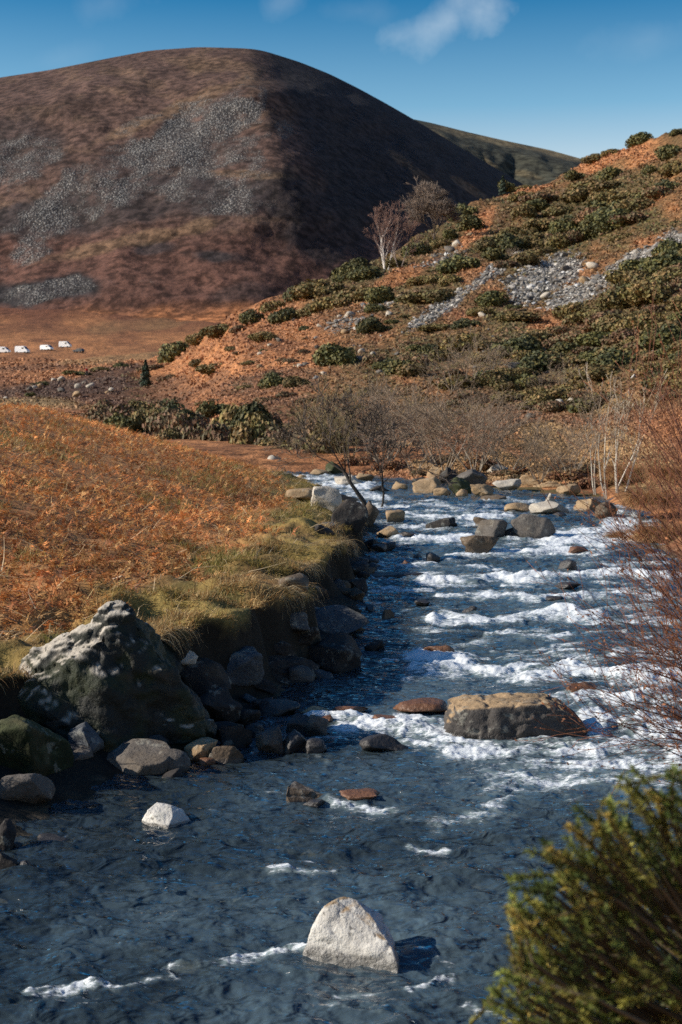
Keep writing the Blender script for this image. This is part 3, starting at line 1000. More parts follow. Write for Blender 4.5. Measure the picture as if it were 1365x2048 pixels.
def hull_rock(name, seed, pts, colour, top=None, wet_to=None, rough=.03, side=None, topthr=.5):
    """an angular rock: the hull of given corners, finely divided, chipped and weathered"""
    import bmesh
    size = max(np.ptp(np.array(pts), axis=0))
    bm = bmesh.new()
    for q in pts:
        bm.verts.new(q)
    r = bmesh.ops.convex_hull(bm, input=bm.verts)
    junk = [v for v in bm.verts if not v.link_faces]
    bmesh.ops.delete(bm, geom=junk, context='VERTS')
    for _ in range(5):
        long = [e for e in bm.edges if e.calc_length() > size * .02]
        if not long:
            break
        bmesh.ops.subdivide_edges(bm, edges=long, cuts=1, use_grid_fill=True)
        bmesh.ops.triangulate(bm, faces=list(bm.faces))
        if len(bm.verts) > 16000:
            break
    for _ in range(4):
        bmesh.ops.smooth_vert(bm, verts=list(bm.verts), factor=.5, use_axis_x=True, use_axis_y=True, use_axis_z=True)
    bmesh.ops.recalc_face_normals(bm, faces=list(bm.faces))
    bm.verts.index_update()
    V = np.array([v.co[:] for v in bm.verts])
    T = np.array([[v.index for v in f.verts] for f in bm.faces])
    bm.free()
    N = vert_normals(V, T)
    s = seed * 1.7
    dsp = rough * (1.0 * fbm(V[:, 0] * 2.5 + s, V[:, 1] * 2.5, V[:, 2] * 2.5, 3) + .7 * fbm(V[:, 0] * 7 + s, V[:, 1] * 7, V[:, 2] * 7, 4)
                   - .8 * (1 - np.abs(fbm(V[:, 0] * 4 + s, V[:, 1] * 4, V[:, 2] * 9, 3))) ** 6)
    if side is not None:                    # a craggy old boulder: ledges and hollows
        q = 2.2 * fbm(V[:, 0] * 1.6 + s, V[:, 1] * 1.6, V[:, 2] * 2.4 + V[:, 0], 3)
        dsp = dsp + .075 * (np.round(q * 2) / 2 * .6 + q * .4)
    V = V + N * dsp[:, None]
    N = vert_normals(V, T)
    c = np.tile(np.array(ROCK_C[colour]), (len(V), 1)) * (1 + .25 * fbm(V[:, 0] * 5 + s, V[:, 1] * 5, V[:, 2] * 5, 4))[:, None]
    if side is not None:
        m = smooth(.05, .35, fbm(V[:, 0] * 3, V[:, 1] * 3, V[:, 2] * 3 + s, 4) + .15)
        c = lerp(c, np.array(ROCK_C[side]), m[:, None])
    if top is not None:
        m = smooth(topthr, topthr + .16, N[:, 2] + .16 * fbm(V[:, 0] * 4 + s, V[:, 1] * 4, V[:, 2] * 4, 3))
        m = m * smooth(.40, .12, N[:, 0]) * smooth(-.80, -.55, N[:, 1])  # shade painted in
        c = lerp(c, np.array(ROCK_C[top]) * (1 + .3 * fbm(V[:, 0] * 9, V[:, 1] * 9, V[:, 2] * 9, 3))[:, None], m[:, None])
    wt_ = np.zeros(len(V)) + (.4 * (1 - m) if side is not None else 0)  # wet value keeps pale lichen off the darkened faces
    if wet_to:
        m = smooth(wet_to * 1.25, wet_to * .75, V[:, 2] + wet_to * .5 * fbm(V[:, 0] * 9, V[:, 1] * 9, s, 3))
        c = lerp(c, c * .33 + np.array([.012, .008, .004]), m[:, None])
        wt_ = m
    return make_mesh(name, V, T, ROCK, np.clip(c, .004, .9), {'wet': wt_})


def ground_hit(px, py, lo=6.0, hi=64.0):
    Y = np.geomspace(lo, hi, 900)
    p = at(px, py, Y)
    g = np.maximum(near_z(p[:, 0], Y), zw(Y))
    i = np.argmax(p[:, 2] <= g)
    return np.array([p[i, 0], Y[i], g[i]])


SEED = [100]


def put_rock(px, py, wpx, hpx, colour, label, group=None, dfac=.8, Y=None, name='boulder', cat='boulder', z=None, dz=0.0, hull=None, rot=None, **kw):
    SEED[0] += 1
    if Y is None:
        p = ground_hit(px, py)
    else:
        p = at(px, py, Y)
    w, h = wpx / F * p[1], hpx / F * p[1] * 1.02
    d = w * dfac
    big = wpx > 150
    kw.setdefault('sub', 5 if wpx > 130 else 4 if wpx > 45 else 3)
    if hull is not None:
        me = hull_rock(name, kw.pop('seed', SEED[0]), hull, colour, top=kw.get('top'), wet_to=kw.get('wet_to'), rough=kw.get('rough', .03), side=kw.get('side'), topthr=kw.get('topthr', .5))
        o = link(name, me, loc=(p[0], p[1], p[2] - .01))
    else:
        me = rock_mesh(name, kw.pop('seed', SEED[0]), w, d, h, colour, **kw)
        o = link(name, me, loc=(p[0], p[1] + d * .38, p[2] - .01 + dz), rot=(0, 0, rot or 0))
    return tag(o, label, cat, group)


RV = 'rocks standing in the river'
LB = 'rocks along the foot of the left bank'
FB = 'boulders along the far bank'

# in the river, nearest first
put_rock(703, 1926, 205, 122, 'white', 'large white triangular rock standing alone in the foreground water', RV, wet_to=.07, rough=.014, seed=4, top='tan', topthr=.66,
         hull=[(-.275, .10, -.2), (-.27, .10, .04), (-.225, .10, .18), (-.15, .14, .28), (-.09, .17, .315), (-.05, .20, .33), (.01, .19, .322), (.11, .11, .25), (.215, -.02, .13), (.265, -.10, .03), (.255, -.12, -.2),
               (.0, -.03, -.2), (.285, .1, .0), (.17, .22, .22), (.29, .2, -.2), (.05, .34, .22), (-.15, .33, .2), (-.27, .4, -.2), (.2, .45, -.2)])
put_rock(331, 1649, 100, 38, 'white', 'small white rock with a dark right side in calm water', RV, wet_to=.02, seed=7, rough=.008,
         hull=[(-.19, .06, -.1), (-.185, .06, .02), (-.15, .06, .10), (-.08, .12, .142), (.03, .11, .135), (.055, .0, .07), (.03, -.08, .0), (.03, -.09, -.1), (.19, .10, .0), (.19, .12, -.1), (.10, .12, .10), (.1, .3, .05), (-.1, .3, .10), (-.15, .3, -.1), (.15, .3, -.1)])
put_rock(614, 1606, 96, 38, 'brown', 'low flat rock with a pale left end in midstream', RV, wet_to=.02, seed=9, rough=.012, top='grey', topthr=.5,
         hull=[(-.17, .0, -.1), (-.17, .0, .08), (-.16, .06, .135), (-.08, .1, .12), (.05, .08, .075), (.16, .1, .04), (.22, .12, -.02), (-.12, -.04, .0), (.0, -.06, -.1), (.2, .0, -.1), (.2, .3, -.1), (-.1, .3, .1), (-.15, .3, -.1)])
put_rock(712, 1604, 100, 20, 'rust', 'reddish brown rock almost awash right of the low flat one', RV, dfac=.6)
put_rock(628, 1612, 46, 12, 'wet', 'tiny black stone against the front of the low flat rock', RV)
put_rock(775, 1507, 114, 36, 'wet', 'smooth black wet rock below the white water', RV, dfac=.6, nplanes=4)
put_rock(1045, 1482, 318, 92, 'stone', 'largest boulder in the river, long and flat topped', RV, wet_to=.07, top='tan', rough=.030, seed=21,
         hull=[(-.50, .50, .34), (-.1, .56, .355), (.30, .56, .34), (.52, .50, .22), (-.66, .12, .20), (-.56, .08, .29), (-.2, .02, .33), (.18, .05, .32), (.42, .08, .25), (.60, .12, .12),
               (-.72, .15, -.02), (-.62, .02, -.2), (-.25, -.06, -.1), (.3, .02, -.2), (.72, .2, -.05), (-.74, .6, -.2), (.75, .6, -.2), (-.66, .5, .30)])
put_rock(880, 1319, 64, 29, 'rust', 'reddish brown rock in the white crest midstream', RV)
put_rock(842, 1430, 112, 28, 'rust', 'brown rounded rock with water sliding over it', RV, dfac=.9, nplanes=4)
put_rock(770, 1452, 70, 18, 'rust', 'low brown rock half covered by foam', RV)
put_rock(700, 1430, 80, 16, 'rust', 'thin rusty rock along the lip of the small fall', RV)
put_rock(628, 1430, 60, 16, 'tan', 'small tan rock in the gap at the small fall', RV, wet_to=.02)
put_rock(598, 1472, 54, 42, 'wet', 'black upright rock left of the grey topped one', RV)
put_rock(633, 1476, 50, 46, 'grey', 'grey topped rock with a black front near the fall', RV, planes=[(.7, -.6, .3, .4)], wet_to=.12)
put_rock(558, 1434, 86, 30, 'wet', 'long black rock under the bank above the fall', LB, top='dark')
put_rock(590, 1507, 62, 46, 'wet', 'black block at the tip of the rock spit', LB, boxy=.4)
put_rock(540, 1507, 66, 56, 'wet', 'tall black block on the rock spit', LB, boxy=.5)
put_rock(628, 1508, 54, 30, 'wet', 'low black rock ending the spit', LB)
put_rock(470, 1500, 70, 50, 'dark', 'dark rock behind the tan ended one', LB)
put_rock(400, 1524, 70, 42, 'tan', 'tan rounded rock with a sunlit left face at the water edge', LB, planes=[(-.5, -.75, .3, .5)], wet_to=.03)
put_rock(450, 1526, 76, 36, 'brown', 'brown rock leaning against the tan one', LB, wet_to=.04)
put_rock(414, 1532, 34, 16, 'rust', 'small rusty stone in front of the tan rock', LB)
put_rock(262, 1553, 160, 58, 'grey', 'broad smooth grey slab sloping into the water', LB, dfac=.8, planes=[(0, -.4, .9, .45)], nplanes=3, rough=.05, wet_to=.03)
put_rock(335, 1548, 90, 46, 'grey', 'grey slab adjoining the right of the broad one', LB, dfac=.7, nplanes=4, rough=.05, wet_to=.03)
put_rock(167, 1506, 74, 54, 'blue', 'blue grey pointed rock below the big mossy boulder', LB, planes=[(-.6, -.3, .6, .55), (.6, -.3, .6, .55)])
put_rock(224, 1498, 50, 44, 'dark', 'dark cube shaped rock beside the pointed one', LB, boxy=.6)
put_rock(150, 1525, 64, 24, 'grey', 'thin flat grey slab under the pointed rock', LB, dfac=1.2)
put_rock(46, 1612, 112, 62, 'grey', 'rounded grey rock half in shadow at the left edge', LB, nplanes=4)
put_rock(40, 1575, 190, 140, 'moss', 'wide dark mossy boulder at the left edge below the bank', LB, dfac=.7, nplanes=6, Y=11.25, top='green')
put_rock(225, 1492, 390, 288, 'moss_shaded', 'largest boulder of the left bank, a mossy triangle with a pale sunlit ridge', LB, Y=12.2, seed=33, top='pale', side='moss', rough=.035, topthr=.44,  # front shade painted near black, sunlit ridge painted pale
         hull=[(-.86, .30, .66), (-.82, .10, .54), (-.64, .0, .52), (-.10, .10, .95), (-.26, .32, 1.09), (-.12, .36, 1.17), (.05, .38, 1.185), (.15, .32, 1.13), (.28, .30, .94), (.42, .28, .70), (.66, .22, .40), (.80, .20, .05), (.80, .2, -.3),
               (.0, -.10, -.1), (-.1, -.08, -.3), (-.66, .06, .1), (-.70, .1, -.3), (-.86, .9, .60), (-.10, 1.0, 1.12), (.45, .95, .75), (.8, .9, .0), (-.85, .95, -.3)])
put_rock(462, 1376, 130, 60, 'blue', 'blue grey flat topped rock in the bank shade', LB, planes=[(0, -.2, 1, .5)])
put_rock(402, 1402, 120, 80, 'dark', 'dark purple grey rock right of the largest bank boulder', LB)
put_rock(364, 1358, 62, 34, 'pale', 'pale topped rock on the right shoulder of the bank boulder', LB, top='pale')
put_rock(570, 1366, 140, 52, 'dark', 'long dark slab at the water line under the bank', LB, planes=[(.3, -.3, .9, .5)])
put_rock(430, 1450, 110, 70, 'dark', 'dark angular rock below the purple grey one', LB, planes=[(.5, -.4, .75, .4)])
put_rock(680, 1272, 120, 58, 'blue', 'round dark blue grey boulder at the bank foot', LB, nplanes=4, rough=.05)
put_rock(664, 1344, 126, 70, 'dark', 'square black boulder jutting into the water from the bank', LB, boxy=.45)
for _a in [(486, 1452, 74, 34, 'dark', 'dark rock wedged between the bank boulder and the spit'), (520, 1424, 56, 26, 'wet', 'wet black rock behind the long one above the fall'),
           (446, 1482, 80, 34, 'dark', 'flat dark slab behind the tan ended rock'), (505, 1478, 52, 32, 'wet', 'black angular rock inside the spit'), (398, 1440, 60, 30, 'dark', 'dark slab under the right shoulder of the bank boulder'),
           (520, 1385, 70, 30, 'dark', 'dark slab left of the long one at the water line'), (640, 1362, 60, 20, 'wet', 'low wet rock in front of the square boulder'), (700, 1236, 50, 22, 'dark', 'dark stone behind the round boulder'),
           (712, 1186, 50, 26, 'dark', 'dark stone at the bank foot by a calm tongue of water'), (716, 1138, 46, 24, 'wet', 'black stone at the bank foot beside the wet ledge'), (655, 1450, 40, 20, 'rust', 'rusty stone above the grey topped rock')]:
    put_rock(*_a, group=LB)
put_rock(750, 1300, 46, 18, 'wet', 'low black rock off the square boulder', LB)
put_rock(600, 1300, 80, 40, 'dark', 'dark rock between the bank and the round boulder', LB)
put_rock(560, 1325, 70, 34, 'dark', 'dark slab behind the square boulder', LB)
put_rock(845, 1214, 32, 14, 'wet', 'tiny black rock in open water midstream', RV)
put_rock(940, 1227, 36, 15, 'wet', 'small black rock at the left of a long white crest', RV)
put_rock(1137, 1146, 42, 26, 'wet', 'black pointed rock above the long straight crest', RV)
put_rock(1140, 1177, 52, 12, 'wet', 'flat black rock below the long straight crest', RV)
put_rock(1110, 1201, 38, 9, 'wet', 'thin black rock nearly awash at right', RV)
put_rock(1160, 1109, 44, 16, 'rust', 'rusty rock low in white water at right', RV)
put_rock(962, 1108, 80, 40, 'brown', 'brown tilted rock at the front of the midstream cluster', RV, wet_to=.12, tilt=.15)
put_rock(986, 1080, 66, 40, 'grey', 'grey knobbly rock in the middle of the midstream cluster', RV, wet_to=.1)
put_rock(1070, 1079, 92, 50, 'grey', 'big grey domed boulder at the right of the midstream cluster', RV, wet_to=.1, planes=[(.62, -.7, .2, .35)], sink=.35)
put_rock(970, 1056, 46, 22, 'brown', 'brown rock behind the midstream cluster', RV, wet_to=.1)
put_rock(1030, 1078, 40, 24, 'dark', 'dark rock between the grey knobbly and the domed boulder', RV)
put_rock(885, 1058, 66, 22, 'dark', 'dark low rock left of the midstream cluster', RV)
put_rock(792, 1045, 40, 25, 'tan', 'tan rounded rock near the small riverside tree', RV, wet_to=.1)
put_rock(776, 1076, 46, 24, 'tan', 'tan rock with a sunlit face by the left bank', RV, wet_to=.08)
put_rock(818, 1078, 44, 15, 'wet', 'black rock touching the tan one by the left bank', RV)
put_rock(838, 1122, 26, 15, 'wet', 'left black rock of three in a short row', RV)
put_rock(868, 1124, 30, 19, 'wet', 'right black rock of three in a short row', RV)
put_rock(813, 1132, 22, 12, 'rust', 'rusty rock just left of the short row of black ones', RV)
put_rock(1180, 1392, 90, 24, 'rust', 'rusty rock behind the bare red twigs', RV)
put_rock(990, 1150, 90, 7, 'wet', 'thin wet ledge along the straight crest', RV, dfac=.5)
put_rock(790, 1154, 120, 7, 'wet', 'long wet ledge reaching from the left bank', RV, dfac=.4)
put_rock(1100, 975, 60, 12, 'tan', 'flat tan stone under the right bank', FB)
put_rock(10, 1702, 44, 62, 'dark', 'dark upright rock cut by the left edge', LB)
put_rock(14, 1746, 46, 42, 'dark', 'dark rock at the left edge nearest the camera', LB)
put_rock(48, 1746, 38, 24, 'wet', 'small wet rock beside the nearest dark one at left', LB)
put_rock(30, 1698, 34, 14, 'wet', 'small black stone off the left edge rocks', LB)
put_rock(54, 1697, 22, 13, 'tan', 'tiny tan stone off the left edge rocks', LB)
put_rock(100, 1691, 72, 13, 'wet', 'flat black rock awash near the left edge', RV)
put_rock(495, 1796, 120, 20, 'pale', 'pale stone lying just under the clear water', RV, dz=-.085, dfac=.9, sink=.1, nplanes=4)
# right shore
put_rock(1040, 1026, 60, 20, 'tan', 'tan flat rock at the left of the right shore group', FB, wet_to=.08)
put_rock(1104, 1030, 84, 27, 'pale', 'pale sunlit slab leaning on the right shore', FB, wet_to=.08, planes=[(-.3, -.5, .8, .4)])
put_rock(1100, 1008, 26, 22, 'pale', 'pale pointed stone behind the sunlit slab', FB)
put_rock(1182, 1024, 64, 27, 'tan', 'tan rock with a dark side on the right shore', FB, wet_to=.08, planes=[(.6, -.7, .2, .3)])
put_rock(1122, 1034, 30, 10, 'wet', 'small black stone in front of the sunlit slab', FB)
put_rock(1215, 1040, 50, 36, 'brown', 'brown rock at the foot of the pale shrub', FB)
# far bank
for a in [(872, 956, 34, 26, 'tan', 'tan upright stone at the back of the far rock pile'), (858, 988, 66, 34, 'tan', 'broad tan boulder at the left of the far rock pile'),
          (900, 968, 50, 34, 'dark', 'black rock in the middle of the far rock pile'), (946, 972, 66, 34, 'grey', 'big grey boulder at the right of the far rock pile'),
          (922, 990, 46, 36, 'green', 'greenish lichen covered boulder in the far rock pile'), (924, 994, 28, 16, 'tan', 'small tan stone under the greenish boulder'),
          (885, 992, 36, 17, 'tan', 'small tan stone in front of the broad tan boulder'), (966, 994, 50, 26, 'tan', 'tan tilted stone right of the greenish boulder'),
          (990, 1003, 60, 13, 'brown', 'low brown stones at the water right of the pile'), (1016, 980, 60, 22, 'pale', 'pale flat rock on the shore behind'),
          (800, 978, 34, 15, 'tan', 'tan stone left of the far rock pile'), (760, 985, 40, 14, 'dark', 'dark low stone behind the small tree'),
          (1060, 970, 50, 20, 'tan', 'tan stone below the straw grass'), (1140, 990, 50, 22, 'tan', 'tan stone on the right shore by brown fern'),
          (840, 968, 30, 14, 'dark', 'dark stone behind the broad tan boulder'), (1000, 955, 70, 26, 'pale', 'pale boulder under the bare shrubs'),
          (526, 934, 40, 17, 'pale', 'pale rock at the upstream bend, left one'), (556, 938, 42, 28, 'pale', 'pale pointed rock at the upstream bend'),
          (582, 938, 36, 22, 'tan', 'tan rock right of the pale pointed one at the bend'), (668, 948, 38, 26, 'green', 'greenish rock on the far shore above the tree fork'),
          (700, 972, 64, 22, 'pale', 'pale broad rock seen through the small tree'), (640, 950, 40, 12, 'tan', 'flat tan stone at the far water edge'),
          (602, 958, 28, 9, 'tan', 'small tan stone in the upstream white water'), (730, 962, 40, 16, 'tan', 'tan stone on far shore right of the tree trunk')]:
    put_rock(*a, group=FB, Y=float(water_at(a[0], a[1])[1]), boxy=.1, rough=.18)
# left bank, upstream
put_rock(652, 1022, 66, 46, 'pale', 'pale rounded boulder on the bank above the small tree', LB, nplanes=5)
put_rock(602, 1003, 70, 26, 'tan', 'pinkish flat slab on the bank crest', LB, planes=[(-.2, 0, .9, .4)])
put_rock(700, 1062, 76, 62, 'dark', 'black boulder below the pale rounded one', LB)
put_rock(738, 1052, 44, 50, 'brown', 'brown split rock at the roots of the small tree', LB, boxy=.3)

# loose dark stones along the foot of the left bank, placed along the waterline
g = np.random.default_rng(5)
foot = []
for i in range(58):
    Y = g.uniform(11.5, 33)
    foot.append((Y, xl(Y) - g.uniform(-.30, .75), g.uniform(.10, .36)))
foot.sort()
for i, (Y, x, s) in enumerate(foot):
    nm = 'stone'
    me = rock_mesh(nm, 300 + i, s * 1.3, s * g.uniform(.8, 1.3), s * g.uniform(.45, .8), g.choice(['dark', 'wet', 'blue', 'brown']), sub=3)
    o = link(nm, me, loc=(x, Y, max(float(near_z(x, Y)), float(zw(Y))) - .02), rot=(0, 0, g.uniform(0, 6)))
    tag(o, f'loose dark stone at the shaded bank foot, {ordn(i + 1)} counting upstream', 'stone', 'loose stones under the left bank')

# pale stones scattered on the moor and the lower hillside
SPOT = [(60, 783, 14), (82, 778, 16), (70, 780, 10), (123, 783, 16), (125, 765, 18), (110, 764, 12), (155, 790, 20), (158, 778, 16), (182, 778, 20), (170, 770, 12), (216, 784, 12),
        (224, 783, 14), (12, 795, 8), (475, 665, 16), (600, 735, 12), (612, 730, 14), (590, 728, 10), (648, 752, 12), (520, 730, 12), (585, 640, 12), (640, 660, 12), (700, 640, 18), (715, 655, 14),
        (690, 668, 16), (672, 690, 12), (760, 745, 14), (745, 712, 12), (724, 700, 16), (780, 640, 16), (900, 500, 20), (915, 490, 22), (890, 520, 16), (940, 470, 12), (640, 762, 10), (540, 700, 10), (560, 690, 12),
        (520, 712, 10), (680, 640, 10), (745, 625, 14), (800, 590, 12), (965, 635, 16), (1185, 545, 22), (1170, 575, 24), (1200, 580, 16), (1130, 545, 18), (1090, 600, 20), (1115, 810, 22), (1145, 800, 18), (1060, 830, 16), (1100, 845, 14)]
for i, (px, py, w) in enumerate(sorted(SPOT)):
    on_moor = px < 300
    p = (moor_at if on_moor else hs_at)(px, py)
    s = w / F * p[1]
    me = rock_mesh('pale_stone', 500 + i, s * 1.15, s, s * .62, ['pale', 'grey', 'pale', 'tan'][i % 4], sub=2)
    o = link('pale_stone', me, loc=p, rot=(0, 0, i * 1.7))
    where = 'on the moor below the vans' if on_moor else 'on the orange hillside'
    tag(o, f'pale stone {where}, {ordn(i + 1)} of the scattered ones from the left', 'stone', 'pale stones scattered on the far slopes')


def build_scree():
    """the loose scree on the hillside: thousands of angular stones, one mass"""
    gg = np.random.default_rng(77)
    V0, T0 = ICO[1]
    PX, PY = gg.uniform(620, 1420, 110000), gg.uniform(470, 760, 110000)
    m = blobs(PX, PY, SCREE_BLOBS)
    ok = (gg.uniform(0, 1, len(PX)) < m * .55 + .004) & (PY > hs_top(PX) + 15)
    PX, PY = PX[ok][:9000], PY[ok][:9000]
    P = hs_at(PX, PY)
    n = len(P)
    s = np.minimum(np.exp(gg.normal(-1.3, .5, n)), 1.2)
    J = V0[None] * gg.uniform(.45, 1.2, (n, len(V0), 1)) * (s[:, None] * np.stack([gg.uniform(.8, 1.3, n), gg.uniform(.7, 1.1, n), gg.uniform(.5, .8, n)], -1))[:, None, :] * .55
    a = gg.uniform(0, 6.28, n)
    ca, sa = np.cos(a)[:, None], np.sin(a)[:, None]
    X, Y = J[..., 0] * ca - J[..., 1] * sa, J[..., 0] * sa + J[..., 1] * ca
    V = np.stack([X + P[:, None, 0], Y + P[:, None, 1], J[..., 2] + P[:, None, 2] + s[:, None] * .12], -1)
    T = (T0[None] + (np.arange(n) * len(V0))[:, None, None]).reshape(-1, 3)
    c = np.array([.25, .235, .215])[None] * np.exp(gg.normal(0, .5, (n, 1))) * np.array([1, 1, 1])
    c = np.repeat(np.clip(c, .03, .55), len(V0), 0)
    me = make_mesh('scree', V.reshape(-1, 3), T, ROCK, c, {'wet': np.zeros(len(c))}, smooth_=False)
    tag(link('scree', me), 'grey scree running across the gorse hillside', 'scree', None, 'stuff')


build_scree()
# ------------------------------------------------------------------ plants
LEAF = veg_mat('gorse foliage', var=.5)
TWIG = veg_mat('bare twigs', var=.3)
STRAWM = veg_mat('dead fronds and grass', var=.0, trans=.32)


def leaf_quads(C, N, size, g, stretch=1.6):
    """a small bent quad per centre, roughly facing N"""
    n = len(C)
    A = g.normal(size=(n, 3))
    A -= (A * N).sum(1, keepdims=True) * N
    A /= np.linalg.norm(A, axis=1, keepdims=True) + 1e-9
    B = np.cross(N, A)
    s = size[:, None]
    q = np.stack([C - A * s * stretch * .5, C + B * s * .5 + N * s * .1, C + A * s * stretch * .5, C - B * s * .5 + N * s * .1], 1)
    return q.reshape(-1, 3), np.arange(4 * n).reshape(n, 4)


def bush_mesh(name, seed, cols, n=1500, lumps=9, leaf=.16, flat=.75):
    """a mounded shrub of unit half-width made of many leaf sprays"""
    g = np.random.default_rng(seed)
    Cs, Ns, cc = [], [], []
    cols = np.array(cols)
    for k in range(lumps):
        a = g.uniform(0, 6.28)
        rr = g.uniform(.1, .62) if k else 0
        r = g.uniform(.30, .52)
        c0 = np.array([rr * math.cos(a), rr * math.sin(a), flat * g.uniform(.25, .75) * (1.1 - rr * .7)])
        m = n // lumps
        d = g.normal(size=(m, 3))
        d /= np.linalg.norm(d, axis=1, keepdims=True)
        rad = r * g.uniform(.45, 1.12, (m, 1)) ** .6
        p = c0 + d * rad * np.array([1, 1, flat])
        nn = d + g.normal(0, .55, (m, 3))
        Cs.append(p)
        Ns.append(nn / np.linalg.norm(nn, axis=1, keepdims=True))
        w = g.dirichlet(np.ones(len(cols)) * .6)
        pick = g.choice(len(cols), m, p=w * .6 + .4 / len(cols))
        cc.append(cols[pick] * np.exp(g.normal(0, .22, (m, 1))))
    C, N, cc = np.concatenate(Cs), np.concatenate(Ns), np.concatenate(cc)
    ok = C[:, 2] > -.05
    C, N, cc = C[ok], N[ok], cc[ok]
    V, Fc = leaf_quads(C, N, leaf * g.uniform(.6, 1.3, len(C)), g)
    return make_mesh(name, V, Fc, LEAF, np.repeat(cc, 4, 0), smooth_=False)


GREEN = [(.082, .080, .020), (.056, .062, .016), (.13, .108, .028), (.046, .052, .017)]
OLV = [(.165, .122, .035), (.105, .092, .025), (.20, .125, .046), (.13, .095, .032)]
BRN = [(.19, .105, .050), (.14, .092, .042), (.11, .090, .036), (.17, .085, .045)]
RUSTY = [(.24, .10, .042), (.17, .07, .032), (.30, .17, .07), (.11, .05, .025)]
PROTO = {k: [bush_mesh('bush', 40 + 7 * i + j, c, n, lm, lf, fl) for j in range(4)] for i, (k, c, n, lm, lf, fl) in enumerate([
    ('green', GREEN, 3600, 10, .095, .75), ('olive', OLV, 3600, 10, .095, .7), ('brown', BRN, 3200, 9, .095, .55), ('rusty', RUSTY, 2600, 8, .11, .7)])}
KIND = {'green': ('gorse_bush', 'dark green gorse bush', 'gorse bush'), 'olive': ('gorse_bush', 'olive gorse bush', 'gorse bush'),
        'brown': ('brown_gorse_bush', 'brown heather bush', 'heather'), 'rusty': ('fern_clump', 'rusty dead fern clump', 'fern')}  # brown ones are part of the gorse cover, kept as a separate sort
BUSHES = []


def land_at(px, py):
    if px >= 250 and py > hs_top(px) - 2:
        return hs_at(px, py)
    return moor_at(px, py)


def bush(px, py, wpx, kind, zone, tall=1.0, p=None):
    p = land_at(px, py) if p is None else p
    s = wpx / F * p[1] / 2 * 1.15
    BUSHES.append((px, py, p, s, kind, zone, tall))


g = np.random.default_rng(21)
Z1, Z2, Z3, Z4, Z5, Z6 = ('on the lower orange slope', 'along the hillside skyline', 'in the middle of the hillside', 'on the upper right hillside',
                          'in the thicket behind the bank', 'on the lower right hillside')
for a in [(662, 733, 96, 'green', Z1, .95), (748, 728, 56, 'brown', Z1), (805, 745, 84, 'green', Z1, .8), (545, 778, 58, 'green', Z1), (592, 778, 52, 'olive', Z1), (430, 740, 90, 'olive', Z1, .6),
          (360, 714, 74, 'green', Z1), (395, 740, 50, 'olive', Z1, .7), (535, 690, 60, 'olive', Z1, .7), (545, 758, 44, 'brown', Z1), (330, 722, 40, 'green', Z1), (745, 662, 62, 'green', Z1), (470, 700, 40, 'olive', Z1, .6),
          (240, 738, 40, 'green', Z1, .6), (150, 752, 60, 'green', Z1, .4), (200, 748, 46, 'olive', Z1, .5), (85, 773, 40, 'green', Z1, .7), (60, 790, 24, 'green', Z1), (310, 745, 60, 'brown', Z1, .6), (340, 762, 50, 'brown', Z1),
          (430, 830, 80, 'green', Z5), (320, 828, 100, 'green', Z5, .4), (220, 862, 60, 'olive', Z5), (80, 848, 70, 'olive', Z5, .5), (105, 850, 40, 'green', Z5, .6), (170, 838, 70, 'brown', Z5, .5), (250, 835, 60, 'olive', Z5, .5),
          (578, 640, 74, 'green', Z2), (640, 600, 100, 'olive', Z2, .8), (692, 570, 90, 'green', Z2), (700, 606, 84, 'olive', Z2), (602, 604, 60, 'green', Z2), (742, 566, 80, 'green', Z2, .8), (502, 648, 52, 'green', Z2),
          (445, 678, 72, 'olive', Z2, .8), (770, 602, 72, 'green', Z2), (660, 618, 80, 'olive', Z2, .8), (480, 660, 40, 'brown', Z2), (540, 625, 60, 'olive', Z2), (620, 628, 60, 'olive', Z2), (735, 600, 60, 'olive', Z2), (715, 540, 60, 'green', Z2),
          (400, 690, 50, 'olive', Z2), (420, 668, 40, 'green', Z2),
          (860, 608, 110, 'olive', Z3, .6), (830, 506, 60, 'green', Z3), (855, 484, 54, 'olive', Z3), (940, 448, 66, 'green', Z3), (925, 430, 60, 'green', Z3), (920, 545, 84, 'green', Z3, .8), (985, 610, 90, 'green', Z3, .7),
          (1040, 645, 104, 'olive', Z3, .5), (1150, 358, 60, 'green', Z4, .8), (905, 466, 34, 'green', Z3, 1.3), (962, 632, 60, 'olive', Z3, .7), (850, 570, 70, 'olive', Z3, .6), (1010, 380, 40, 'green', Z4, 1.2), (1050, 378, 44, 'olive', Z4, .6),
          (790, 540, 50, 'olive', Z3), (880, 490, 50, 'olive', Z3), (1010, 540, 60, 'brown', Z3), (900, 570, 50, 'olive', Z3), (930, 655, 60, 'green', Z3, .7), (870, 660, 70, 'olive', Z3, .5), (815, 690, 60, 'brown', Z3, .6), (830, 700, 44, 'green', Z3, .6),
          (1280, 296, 70, 'green', Z4, .8), (1340, 312, 80, 'green', Z4, .8), (1355, 272, 30, 'green', Z4), (1190, 326, 60, 'olive', Z4, .7), (1225, 312, 50, 'olive', Z4, .6), (1300, 345, 60, 'green', Z4, .8), (1350, 350, 60, 'olive', Z4)]:
    bush(*a)


